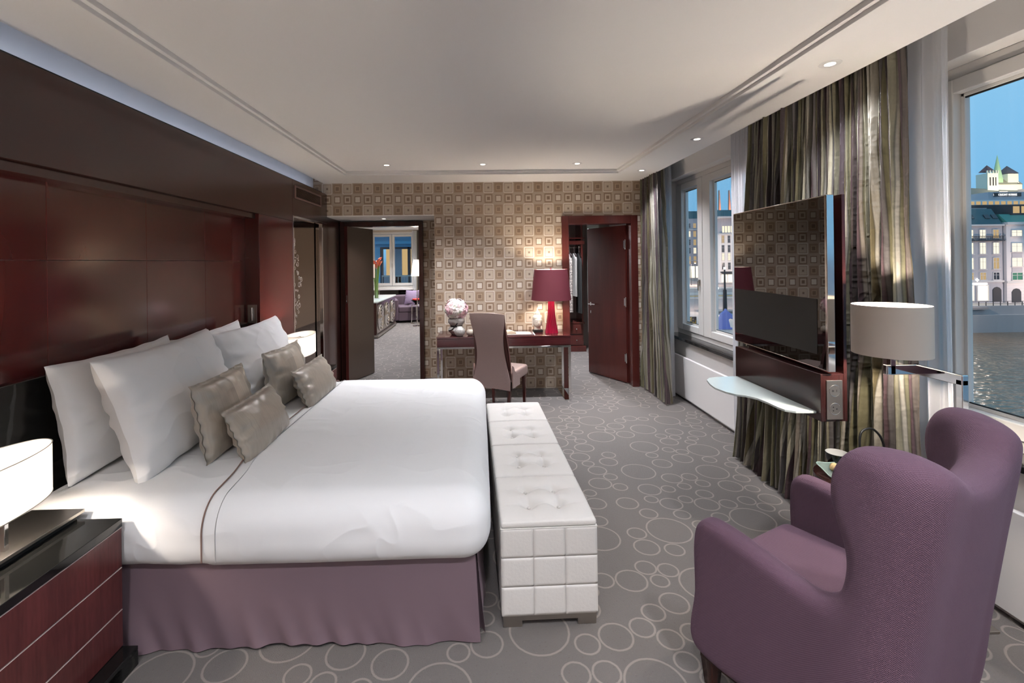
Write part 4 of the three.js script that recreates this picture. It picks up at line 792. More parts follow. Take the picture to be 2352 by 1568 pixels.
// ---------- wing armchair ----------
{
  // local frame: u across (0 at the near arm, outside), b from the front edge towards the back, y up
  const Wd = 0.79, Dp = 0.80;
  const seg = (px, py, pts) => { // signed distance to a closed outline (b, y)
    let d = 1e9, inside = false; const n = pts.length;
    for (let i = 0, j = n - 1; i < n; j = i++) {
      const [ax, ay] = pts[i], [cx, cy] = pts[j], ex = cx - ax, ey = cy - ay, wx = px - ax, wy = py - ay;
      const t = clamp((wx * ex + wy * ey) / (ex * ex + ey * ey)); d = Math.min(d, (wx - ex * t) ** 2 + (wy - ey * t) ** 2);
      if ((ay > py) !== (cy > py) && px < (cx - ax) * (py - ay) / (cy - ay) + ax) inside = !inside;
    }
    return (inside ? -1 : 1) * Math.sqrt(d);
  };
  const spline = (pts, n) => new THREE.CatmullRomCurve3(pts.map((p) => new THREE.Vector3(p[0], p[1], 0)), true, 'catmullrom', 0.5).getPoints(n).slice(0, -1).map((v) => [v.x, v.y]);
  // side outline: arm in front, notch, wing above
  const side = spline([[0.02, 0.13], [0.015, 0.36], [0.015, 0.56], [0.05, 0.632], [0.13, 0.638], [0.25, 0.618], [0.37, 0.592], [0.46, 0.582], [0.525, 0.615], [0.552, 0.69], [0.548, 0.77], [0.515, 0.85], [0.495, 0.92], [0.5, 0.995], [0.535, 1.055], [0.585, 1.065], [0.635, 1.03], [0.655, 0.93], [0.625, 0.7], [0.59, 0.4], [0.555, 0.13], [0.38, 0.13]], 140);
  // back outline (u, y), saddle on top
  const back = spline([[0.02, 0.13], [0.02, 0.6], [0.035, 0.95], [0.07, 1.04], [0.14, 1.045], [0.25, 0.995], [0.395, 0.975], [0.54, 0.995], [0.65, 1.045], [0.72, 1.04], [0.755, 0.95], [0.77, 0.6], [0.77, 0.13], [0.395, 0.13]], 100);
  const N = 104, half = 0.62, c = [Wd / 2, 0.6, Dp / 2];
  // tabulate the two outlines once
  const tab = (f, nx, ny, x0, x1, y0, y1) => { const a = new Float32Array(nx * ny); for (let j = 0; j < ny; j++) for (let i = 0; i < nx; i++) a[j * nx + i] = f(lerp(x0, x1, i / (nx - 1)), lerp(y0, y1, j / (ny - 1))); return (x, y) => { const X = clamp((x - x0) / (x1 - x0)) * (nx - 1.001), Y = clamp((y - y0) / (y1 - y0)) * (ny - 1.001), i = Math.floor(X), j = Math.floor(Y), p = X - i, q = Y - j, k = j * nx + i; return lerp(lerp(a[k], a[k + 1], p), lerp(a[k + nx], a[k + nx + 1], p), q); }; };
  const fs = tab((x, y) => seg(x, y, side), 150, 150, -0.3, 1.1, -0.1, 1.3), fb = tab((x, y) => seg(x, y, back), 120, 120, -0.3, 1.1, -0.1, 1.3);
  const solid = (d2, dz, r) => { const a = d2 + r, b = dz + r; return Math.min(Math.max(a, b), 0) + Math.hypot(Math.max(a, 0), Math.max(b, 0)) - r; };
  const f = (x, y, z) => { // x = u, z = b
    const th = 0.095, taper = 0.03 * sstep(0.5, 1.05, y);
    const wing = 0.05 * sstep(0.62, 1.0, y) * sstep(0.75, 0.42, z); // wings curve outwards a little at the front
    let d = solid(fs(z, y), Math.abs(x - (0.05 + taper - wing)) - th / 2, 0.035);
    d = Math.min(d, solid(fs(z, y), Math.abs(x - (Wd - 0.05 - taper + wing)) - th / 2, 0.035));
    const q = (x - Wd / 2) / (Wd / 2), zb = 0.565 + 0.035 * (1 - q * q) - 0.01 * q ** 4;
    const lean = 0.125 * clamp((y - 0.13) / 0.9);
    d = smin(d, solid(fb(x, y), Math.abs(z - zb - lean + 0.02) - 0.062, 0.055), 0.16);
    // floor of the seat box
    d = smin(d, solid(Math.max(Math.abs(x - Wd / 2) - 0.335, Math.abs(z - 0.32) - 0.3), Math.abs(y - 0.2) - 0.075, 0.02), 0.012);
    return d;
  };
  const ang = Math.atan2(-0.484, 0.875); // across direction in the room
  const a = thing('wing_armchair', 'plum wool wing armchair with its back towards the window', 'armchair', [0.79, 0, -1.79], 0);
  const B = new THREE.Matrix4().makeBasis(new THREE.Vector3(0.875, 0, -0.484), new THREE.Vector3(0, 1, 0), new THREE.Vector3(0.484, 0, 0.875));
  const fin = (g) => uvBox(g).applyMatrix4(B);
  part('upholstered_shell', fin(sdfMesh(N, c, half, f)), M.plum, a);
  part('seat_cushion', softSlab(0.1, 0.69, 0.27, 0.425, 0.0, 0.56, 0.05, [34, 8, 36], (v, d) => { if (d.y > 0) v.y += 0.022 * Math.cos((v.x - 0.38) * 4.5) * Math.cos((v.z - 0.3) * 3.6); }).applyMatrix4(B), M.plum, a);
  // seam cord along the outer edges
  const P = (pts, u) => pts.map(([b, y]) => [u, y, b]);
  const rail = [bx(0.03, 0.76, 0.1, 0.13, 0.03, 0.62, 0.003)];
  part('rail', rail.map((g) => g.applyMatrix4(B)), M.darkwood, a);
  const leg = (u, b, s) => { const g = new THREE.CylinderGeometry(0.042, 0.027, 0.12, 4).rotateY(Math.PI / 4).translate(u, 0.06, b + s); return uvBox(g).applyMatrix4(B); };
  for (const [u, b] of [[0.06, 0.06], [0.73, 0.06], [0.06, 0.56], [0.73, 0.56]]) part('leg', leg(u, b, 0), M.darkwood, a);
}

// ---------- dressing room contents ----------
{
  const u = thing('drawer_unit', 'low mahogany drawer unit under the hanging clothes', 'drawers', [1.42, 0, -8.32]);
  part('body', bx(-0.4, 0.43, 0.1, 0.5, -0.5, 0, 0.004), M.door, u);
  part('top', bx(-0.41, 0.45, 0.5, 0.53, -0.5, 0.02, 0.004), M.door, u);
  part('plinth', bx(-0.4, 0.47, 0, 0.1, -0.5, 0.03, 0.006), M.door, u);
  for (const y of [0.12, 0.32]) { const d = part('drawer', bx(-0.38, 0.41, y, y + 0.17, 0, 0.014, 0.002), M.door, u); part('knob', at(new THREE.SphereGeometry(0.014, 12, 8), 0.3, y + 0.085, 0.028), M.chrome, d); }
  const s = thing('wardrobe_shelf', 'dark wardrobe with a hat shelf above the clothes', 'wardrobe', [1.42, 0, -8.3]);
  part('side_panel', bx(0.4, 0.43, 0.53, 2.5, -0.5, 0, 0.003), M.door, s);
  part('back_panel', bx(-0.42, 0.4, 0.53, 2.5, -0.55, -0.52), std({ color: rgb(120, 108, 104), roughness: 0.6 }), s);
  part('shelf', bx(-0.42, 0.46, 2.02, 2.045, -0.5, 0.02, 0.002), M.door, s);
  part('shelf', bx(-0.42, 0.46, 1.92, 1.985, -0.5, 0.02, 0.002), M.door, s);
  part('rail', spin(cyl(0.012, 0.012, -0.42, 0.42, 0, 0, 16), 0, 0, Math.PI / 2).translate(-0.01, 1.87, -0.25), M.chrome, s);
  const specks = (a, b, f) => std({ map: dataTex(64, 64, (i, j) => (f(i, j) ? a : b), true, 6, 6), roughness: 0.8 });
  const garments = [
    ['white patterned jacket hanging at the frame edge of the wardrobe', specks([206, 196, 190], [40, 36, 38], (i, j) => noise(i / 5, j / 5, 13, 13) > 0.42), 0.62, 1.30],
    ['dark sequinned dress hanging second in the wardrobe', specks([190, 190, 205], [18, 18, 30], (i, j) => hash(i >> 1, j >> 1) > 0.9), 0.66, 0.95],
    ['black and white marbled dress hanging in the wardrobe', specks([214, 204, 196], [44, 38, 40], (i, j) => noise(i / 4 + 3, j / 7, 16, 9) > 0.4), 0.64, 0.72],
    ['checked tweed coat hanging in the wardrobe', specks([222, 220, 216], [22, 22, 24], (i, j) => (((i >> 2) + (j >> 2)) & 1) === 0), 0.7, 1.0],
    ['plain black coat hanging last in the wardrobe', std({ color: rgb(34, 36, 36), roughness: 0.85 }), 0.72, 0.7]];
  garments.forEach(([label, mat, w, y0], k) => {
    const x = 1.44 + k * 0.085, g = thing('hanging_garment', label, 'clothing', [x, 0, -8.3], Math.PI / 2, 'clothes on hangers');
    const hw = w / 2 * 0.62;
    const prof = (t) => (t > 0.86 ? lerp(hw, 0.06, sm((t - 0.86) / 0.14)) : hw * lerp(0.86, 1, t));
    const sheet = (s) => grid(20, 30, (a, b) => { const q = a * 2 - 1, y = lerp(y0, 1.76, b); return [q * prof(b), y, s * (0.028 + 0.012 * Math.sin(q * 9 + k) * (1 - b)) * (1 - q ** 4)]; }, (a, b) => [a * w, b * (1.76 - y0)], s < 0);
    part('cloth', [sheet(1), sheet(-1)], mat, g);
    part('hanger', [tube([[-0.16, 1.69, 0], [-0.08, 1.735, 0], [0, 1.765, 0], [0.08, 1.735, 0], [0.16, 1.69, 0]], 0.012, 8, 24), tube([[0, 1.76, 0], [0, 1.82, 0], [0.014, 1.85, 0], [0.012, 1.875, 0], [-0.01, 1.885, 0], [-0.018, 1.87, 0]], 0.004, 6, 24)], M.chrome, g);
  });
  const m = thing('glass_partition', 'narrow frosted glass panel beside the wardrobe', 'panel', [2.12, 0, -8.6]);
  part('pane', bx(-0.12, 0.1, 0.3, 2.3, -0.006, 0.006), phy({ color: rgb(196, 208, 204), roughness: 0.3 }), m);
  part('edge', bx(0.1, 0.12, 0, 2.45, -0.02, 0.02), M.steel, m);
}
// ---------- sitting room contents ----------
{
  const s = thing('sideboard', 'dark sideboard with three chrome ringed doors in the sitting room', 'sideboard', [-2.24, 0, -11.2]);
  // front face at local x = 0, runs along z
  part('carcass', bx(-0.5, -0.012, 0.07, 0.77, -1.1, 1.08, 0.004), M.darkwood, s);
  part('top', bx(-0.52, 0.02, 0.77, 0.8, -1.12, 1.1, 0.004), M.whiteglass, s);
  part('plinth', bx(-0.48, 0.03, 0.02, 0.07, -1.1, 1.08, 0.004), M.steel, s);
  for (const [x, z] of [[-0.03, 1.0], [-0.03, -1.0], [-0.42, 1.0], [-0.42, -1.0]]) part('foot', bx(x - 0.04, x + 0.04, 0, 0.02, z - 0.08, z + 0.08), M.black, s);
  for (let k = 0; k < 3; k++) {
    const z = 0.72 - k * 0.71, d = part('door', bx(-0.012, 0.0, 0.1, 0.75, z - 0.35, z + 0.35, 0.002), std({ color: rgb(150, 140, 132), metalness: 1, roughness: 0.12 }), s);
    const ring = [[0.27, 0.02], [0.2, 0.026], [0.12, 0.022]].map(([r, t]) => new THREE.TorusGeometry(r, t, 12, 40).rotateY(Math.PI / 2).translate(0.01, 0.42, z));
    part('medallion', [...ring, at(new THREE.SphereGeometry(0.07, 20, 12).scale(0.5, 1, 1), 0.01, 0.42, z)], M.chrome, d);
  }
  const v = thing('lily_vase', 'tall glass vase of orange calla lilies on the sideboard', 'vase', [-2.43, 0.8, -11.0]);
  part('glass', lathe([[0, 0.01], [0.06, 0.01], [0.062, 0.4], [0.066, 0.4], [0.065, 0.001], [0, 0.001]], 32), M.glass, v);
  seed(12); const st = [], fl = [];
  for (let k = 0; k < 15; k++) {
    const a = k * 2.4, r = 0.045 * Math.sqrt(rnd()), R = r * 2.6, h = rnd(0.68, 0.86), dx = Math.cos(a), dz = Math.sin(a);
    st.push(tube([[dx * r, 0.012, dz * r], [dx * r * 1.1, 0.35, dz * r], [dx * R, h, dz * R]], 0.007, 6, 14));
    fl.push(grid(14, 6, (u, w) => { const t = u * 6.2832, rr = 0.008 + 0.036 * w ** 1.6 * (1 + 0.35 * Math.cos(t)); return [dx * R + rr * Math.cos(t + a) + dx * w * 0.02, h + w * 0.1 + 0.02 * Math.cos(t) * w, dz * R + rr * Math.sin(t + a) + dz * w * 0.02]; }));
  }
  part('stems', st, std({ color: rgb(110, 140, 66), roughness: 0.6 }), v).userData.kind = 'stuff';
  part('blooms', fl, std({ color: rgb(232, 130, 96), roughness: 0.6, side: THREE.DoubleSide }), v).userData.kind = 'stuff';
  const l = thing('bead_lamp', 'table lamp with a red and white bead stem and beige shade', 'lamp', [-2.52, 0.8, -10.32]);
  for (let k = 0; k < 9; k++) part('bead', at(new THREE.SphereGeometry(0.034, 16, 10).scale(1, 0.72, 1), 0, 0.03 + k * 0.05, 0), k % 2 ? M.white : std({ color: rgb(150, 54, 40), roughness: 0.3 }), l);
  part('lamp_shade', new THREE.CylinderGeometry(0.2, 0.2, 0.3, 40, 1, true).translate(0, 0.66, 0), std({ color: rgb(196, 180, 160), roughness: 0.9, side: THREE.DoubleSide }), l);
  part('cap', at(spin(new THREE.CircleGeometry(0.2, 40), -Math.PI / 2), 0, 0.52, 0), std({ color: rgb(196, 180, 160), side: THREE.DoubleSide }), l);

  const a = thing('club_armchair', 'mauve club armchair beside the sitting room window', 'armchair', [-2.02, 0, -13.1], 0.25);
  const mv = std({ color: rgb(86, 70, 82), roughness: 0.7 });
  part('seat', bx(-0.3, 0.33, 0.28, 0.45, -0.3, 0.38, 0.04), mv, a);
  part('arm', bx(-0.48, -0.3, 0.06, 0.64, -0.36, 0.4, 0.04), mv, a);
  part('arm', bx(0.33, 0.5, 0.06, 0.64, -0.36, 0.4, 0.04), mv, a);
  part('backrest', bx(-0.42, 0.45, 0.1, 0.72, -0.45, -0.28, 0.05), mv, a);
  part('front_panel', bx(-0.3, 0.33, 0.06, 0.28, 0.3, 0.37, 0.01), mv, a);
  for (const x of [-0.4, 0.42]) for (const z of [-0.36, 0.34]) part('foot', cyl(0.018, 0.022, 0, 0.06, x, z, 12), M.chrome, a);
  solo('lilac_pillow', 'lilac cushion upright on the mauve club armchair', 'pillow', pillowGeo(0.42, 0.42, 0.14, { s: 2 }).map((g) => g.rotateX(-0.3).rotateY(-0.3)), std({ color: rgb(130, 114, 140), roughness: 0.7 }), [-1.92, 0.66, -13.13]);
  const t = thing('chrome_table', 'small round chrome table in front of the club armchair', 'table', [-1.73, 0, -12.6]);
  part('table_top', lathe([[0, 0.5], [0.17, 0.5], [0.175, 0.508], [0.17, 0.515], [0, 0.515]], 40), M.chrome, t);
  for (let k = 0; k < 3; k++) { const q = k * 2.094 + 0.4; part('leg', bar([Math.cos(q) * 0.13, 0.5, Math.sin(q) * 0.13], [Math.cos(q) * 0.15, 0.01, Math.sin(q) * 0.15], 0.018, 0.018), M.chrome, t); }
  part('base_ring', new THREE.TorusGeometry(0.15, 0.01, 8, 40).rotateX(Math.PI / 2).translate(0, 0.01, 0), M.chrome, t);
  const b = thing('fruit_bowl', 'dark footed bowl on the small chrome table', 'bowl', [-1.73, 0.515, -12.6]);
  part('bowl', lathe([[0, 0.001], [0.05, 0.001], [0.03, 0.02], [0.06, 0.045], [0.15, 0.11], [0.142, 0.11], [0.05, 0.055], [0, 0.05]], 40), M.blackgloss, b);
  seed(3); const red = std({ color: rgb(170, 30, 26), roughness: 0.35 });
  ['red fruit in the middle of the dark bowl', 'red fruit at the window side of the dark bowl', 'red fruit at the near rim of the dark bowl', 'red fruit at the sideboard side of the dark bowl', 'red fruit at the door side of the dark bowl'].forEach((n, k) => { const q = k * 1.57, r = k ? 0.066 : 0; solo('red_fruit', n, 'fruit', lathe([[0, -0.034], [0.02, -0.03], [0.036, -0.006], [0.034, 0.016], [0.014, 0.032], [0, 0.028]], 20), red, [-1.73 + Math.cos(q) * r, 0.515 + (k ? 0.125 : 0.13), -12.6 + Math.sin(q) * r], 0, 'red fruit in the dark bowl'); });
  const f = thing('cone_lamp', 'lit white cone lamp beside the sitting room curtain', 'lamp', [-1.62, 0, -12.0]);
  part('base', lathe([[0, 0], [0.12, 0], [0.12, 0.015], [0.01, 0.03], [0, 0.03]], 32), M.chrome, f);
  part('pole', cyl(0.01, 0.01, 0.02, 1.3), M.chrome, f);
  part('lamp_shade', new THREE.CylinderGeometry(0.085, 0.15, 0.42, 40, 1, true).translate(0, 1.5, 0), M.shadeWhite, f);
  part('bulb', at(new THREE.SphereGeometry(0.03, 16, 10), 0, 1.5, 0), M.bulb, f);
  const p = new THREE.PointLight(WARMER, 2, 0, 2); p.name = 'cone_lamp_glow'; p.position.set(0, 1.5, 0); p.castShadow = true; f.add(p);
  const mk = (name, label, cat, x0, x1, folds, mat, z, s, fab) => { const g = grid(120, 24, (u, v) => [lerp(x0, x1, u), lerp(0.02, 2.58, v), z + 0.03 * Math.sin(u * folds * 6.2832 + s) + 0.01 * Math.sin(u * 31 + v * 3)], (u, v) => [u * fab, v * 2.5]); solo(name, label, cat, g, mat); };
  mk('lounge_sheer', 'white sheer curtain at the sitting room window', 'sheer curtain', -1.99, -1.83, 4, M.sheer, -13.82, 1, 0.6);
  mk('lounge_curtain', 'brown striped curtain at the sitting room window', 'curtain', -1.84, -1.5, 6, M.curtain, -13.78, 2, 1.2);
}
// ---------- outside ----------
const GROUND = -9.4;
const O = {
  stone: std({ color: rgb(214, 206, 208), roughness: 0.9 }), grey: std({ color: rgb(176, 170, 176), roughness: 0.9 }), pale: std({ color: rgb(228, 222, 220), roughness: 0.9 }),
  roof: std({ color: rgb(66, 92, 98), roughness: 0.7 }), teal: std({ color: rgb(70, 132, 120), roughness: 0.6 }), dark: std({ color: rgb(52, 48, 52), roughness: 0.7 }), trim: std({ color: rgb(200, 194, 194), roughness: 0.9 }),
  lit: std({ color: 0x000000, emissive: rgb(255, 242, 212), emissiveIntensity: 1.05 }), dimlit: std({ color: 0x000000, emissive: rgb(236, 200, 140), emissiveIntensity: 0.55 }), night: phy({ color: rgb(40, 44, 54), roughness: 0.1 }),
  shop: std({ color: 0x000000, emissive: rgb(255, 244, 214), emissiveIntensity: 1.5 }), sign: std({ color: 0x000000, emissive: rgb(255, 255, 250), emissiveIntensity: 2.2 }), green: std({ color: rgb(40, 110, 86), roughness: 0.7 }),
  asphalt: std({ color: rgb(150, 138, 136), roughness: 0.9 }), pave: std({ color: rgb(186, 174, 168), roughness: 0.9 }), quay: std({ color: rgb(150, 146, 148), roughness: 0.9 }),
  water: phy({ color: rgb(98, 82, 62), roughness: 0.2, bumpMap: dataTex(128, 128, (i, j) => 0.6 * noise(i / 8, j / 4, 16, 32) + 0.4 * noise(i / 3, j / 2, 43, 64), false, 0.06, 0.06), bumpScale: 0.25 }),
  hill: std({ color: rgb(84, 100, 92), roughness: 1 }), town: std({ color: rgb(112, 112, 104), roughness: 1 }), blue: std({ color: rgb(110, 122, 190), roughness: 0.7 }), limestone: std({ color: rgb(232, 226, 206), roughness: 0.9 }),
};
function flood(label, x, y, z, col, cd) { // flood lamp added to light the chimneys and the cathedral
  const p = thing('added_floodlight', label, 'added_floodlight', [x, y, z]);
  part('housing', [bx(-0.5, 0.5, 0, 0.3, -0.4, 0.4, 0.05)], O.dark, p);
  part('lamp_face', at(new THREE.SphereGeometry(0.22, 14, 10), 0, 0.5, 0), new THREE.MeshStandardMaterial({ color: 0x000000, emissive: col, emissiveIntensity: 2 }), p);
  const l = new THREE.PointLight(col, cd, 0, 2); l.name = 'flood_glow'; l.position.set(0, 0.5, 0); l.castShadow = true; p.add(l);
}
// a facade that faces +z: columns of windows per floor; each window is a frame part with its pane
function facade(b, x0, x1, zf, rows, cols, ww, mats, o = {}) {
  for (const [y, h, kinds] of rows) cols.forEach((cx, i) => {
    const lit = kinds[i % kinds.length], w = ww;
    const f = part('window', [bx(cx - w / 2 - 0.12, cx - w / 2, y - 0.12, y + h + 0.12, zf, zf + 0.16), bx(cx + w / 2, cx + w / 2 + 0.12, y - 0.12, y + h + 0.12, zf, zf + 0.16), bx(cx - w / 2, cx + w / 2, y + h, y + h + 0.14, zf, zf + 0.2), bx(cx - w / 2 - 0.2, cx + w / 2 + 0.2, y - 0.2, y, zf, zf + 0.28), bx(cx - 0.05, cx + 0.05, y, y + h, zf + 0.02, zf + 0.1), bx(cx - w / 2, cx + w / 2, y + h * 0.62, y + h * 0.62 + 0.08, zf + 0.02, zf + 0.1)], O.trim, b);
    part('pane', bx(cx - w / 2, cx + w / 2, y, y + h, zf + 0.005, zf + 0.05), [O.night, O.dimlit, O.lit, O.green][lit], f);
  });
}
{ // quay houses across the river, seen in the big pane
  const z = -105, b = thing('quay_house', 'grey stone quay house with a slate mansard and lit shop fronts', 'building', [112, GROUND, z]);
  // local frame: x from 0, y up from the street, facade at z = 0
  const Y = (y) => y - GROUND;
  part('wall', bx(-24, 9.1, 0, Y(8.4), -14, 0), O.grey, b);
  part('cornice', [bx(-24.2, 9.2, Y(8.4), Y(8.75), -0.5, 0.5), bx(-24.2, 9.2, Y(4.95), Y(5.1), -0.2, 0.25), bx(-24.2, 9.2, Y(-4.6), Y(-4.2), -0.2, 0.3)], O.trim, b);
  part('roof', extrude([[-14, Y(8.75)], [0.2, Y(8.75)], [-2.2, Y(12.6)], [-14, Y(13.4)]], 33).rotateY(-Math.PI / 2).translate(9, 0, 0), O.roof, b);
  for (const x of [2.6, 6.4, -1.2, 8.2]) part('skylight', spin(bx(-0.6, 0.6, 0, 1.1, -0.06, 0.06), -0.55).translate(x, Y(10.2), -0.55), O.night, b);
  facade(b, 0, 9, 0, [[Y(5.6), 1.9, [2, 1, 2]], [Y(2.0), 2.5, [2, 2, 2]], [Y(-1.5), 2.5, [2, 1, 2]], [Y(-4.0), 1.6, [1, 0, 1]]], [-6, -2.4, 1.4, 4.35, 7.5], 1.35, null);
  const rl = []; for (let x = -8; x < 9; x += 0.35) rl.push(bx(x, x + 0.07, Y(5.1), Y(6.0), 0.45, 0.52)); part('balcony', [bx(-8, 9.1, Y(6.0), Y(6.1), 0.42, 0.55), bx(-8, 9.1, Y(4.9), Y(5.1), 0, 0.6), ...rl], O.dark, b);
  for (const [a, c] of [[-7, -3.5], [-3, -0.2], [0.1, 2.0], [2.9, 5.4]]) { const f = part('shop_front', [bx(a - 0.2, a, Y(-8.9), Y(-5.2), 0, 0.25), bx(c, c + 0.2, Y(-8.9), Y(-5.2), 0, 0.25)], O.trim, b); part('pane', bx(a, c, Y(-8.8), Y(-5.4), 0.02, 0.1), O.shop, f); }
  part('shop_sign', [bx(-7, 5.2, Y(-5.2), Y(-4.75), 0.02, 0.22)], O.sign, b);
  part('pharmacy_cross', [bx(2.3, 3.1, Y(-4.15), Y(-3.95), 0.2, 0.35), bx(2.6, 2.8, Y(-4.45), Y(-3.65), 0.2, 0.35)], O.sign, b);
  part('arched_door', [extrude([[6.6, 0.3], [8.6, 0.3], [8.6, 3.0], [8.2, 3.5], [7.6, 3.7], [7.0, 3.5], [6.6, 3.0]], 0.12)], O.dark, b);
  const c = thing('quay_house', 'paler quay house with wide lit windows and a copper roof', 'building', [121.6, GROUND, z]);
  part('wall', bx(0, 40, 0, Y(8.6), -14, 0.4), O.stone, c);
  part('roof', extrude([[-14, Y(9.2)], [0.6, Y(9.2)], [-1.2, Y(11.2)], [-14, Y(12.2)]], 40).rotateY(-Math.PI / 2).translate(40, 0, 0), O.teal, c);
  part('dormer', [bx(2.6, 12, Y(11.0), Y(13.4), -6, -0.9)], O.dark, c);
  for (const x of [3.2, 5.2, 7.2]) part('dormer_pane', bx(x, x + 1.5, Y(11.4), Y(13.0), -0.9, -0.84), O.dimlit, c);
  part('cornice', [bx(-0.2, 40, Y(8.6), Y(9.2), -0.5, 0.9), bx(-0.2, 40, Y(-4.9), Y(-4.4), 0, 0.7)], O.trim, c);
  facade(c, 0, 20, 0.4, [[Y(6.0), 1.3, [2]], [Y(2.4), 1.9, [2, 2, 1]], [Y(-1.0), 1.9, [2, 2]], [Y(-4.1), 1.6, [3]]], [2.4, 6.1, 9.8, 13.5], 2.4, null);
  part('spandrel', [[1.2, 3.6], [4.9, 7.3], [8.6, 11]].flatMap(([p, q]) => [bx(p, q, Y(0.9), Y(2.1), 0.4, 0.52), bx(p, q, Y(-2.5), Y(-1.3), 0.4, 0.52)]), O.grey, c);
  part('arched_door', extrude([[1.1, 0.1], [3.2, 0.1], [3.2, 2.5], [2.8, 3.1], [2.15, 3.3], [1.5, 3.1], [1.1, 2.5]], 0.14).translate(0, 0, 0.4), O.dark, c);
  part('stone_band', [0.5, 1.2, 1.9, 2.6, 3.3, 4.0].map((y) => bx(-0.05, 40, y, y + 0.05, 0.4, 0.46)), O.trim, c);
}
{
  const q = thing('river_quay', 'stone quay wall with railing along the river', 'quay', [120, GROUND, -98]);
  part('pavement', bx(-60, 80, -0.6, 0, -7.4, 0), O.pave, q);
  part('quay_wall', [bx(-60, 80, -7, 0.15, 0, 0.8), bx(-60, 80, -7, -1.7, 0.8, 1.6)], O.quay, q);
  const r = [bx(-60, 80, 1.0, 1.08, 0.3, 0.38), bx(-60, 80, 0.55, 0.6, 0.3, 0.36)]; for (let x = -40; x < 60; x += 1.6) r.push(bx(x, x + 0.1, 0.1, 1.05, 0.28, 0.4)); part('railing', r, O.dark, q);
  const w = struct('river', 'dark river below the big pane catching the quay lights', 'river'); part('water', bx(20, 320, -15.4, -14.8, -98, -4), O.water, w);
  const g = struct('street', 'pale square and bridge road beyond the casement window', 'street');
  part('square', bx(-60, 108, GROUND - 0.5, GROUND, -340, -96.4), O.asphalt, g);
  part('near_pavement', bx(10, 47, GROUND - 0.5, GROUND, -96.4, -52), O.pave, g);
  part('near_pavement', bx(108, 330, GROUND - 0.5, GROUND, -340, -119.5), O.asphalt, g);
  for (const [z0, z1, m] of [[-132, -128, O.pave], [-150, -141, O.pave], [-176, -168, O.pave]]) part('kerb_strip', bx(20, 107, GROUND, GROUND + 0.12, z0, z1), m, g);
  part('road_line', [bx(20, 107, GROUND, GROUND + 0.13, -136.5, -136)], std({ color: rgb(200, 170, 80), roughness: 0.9 }), g);
}
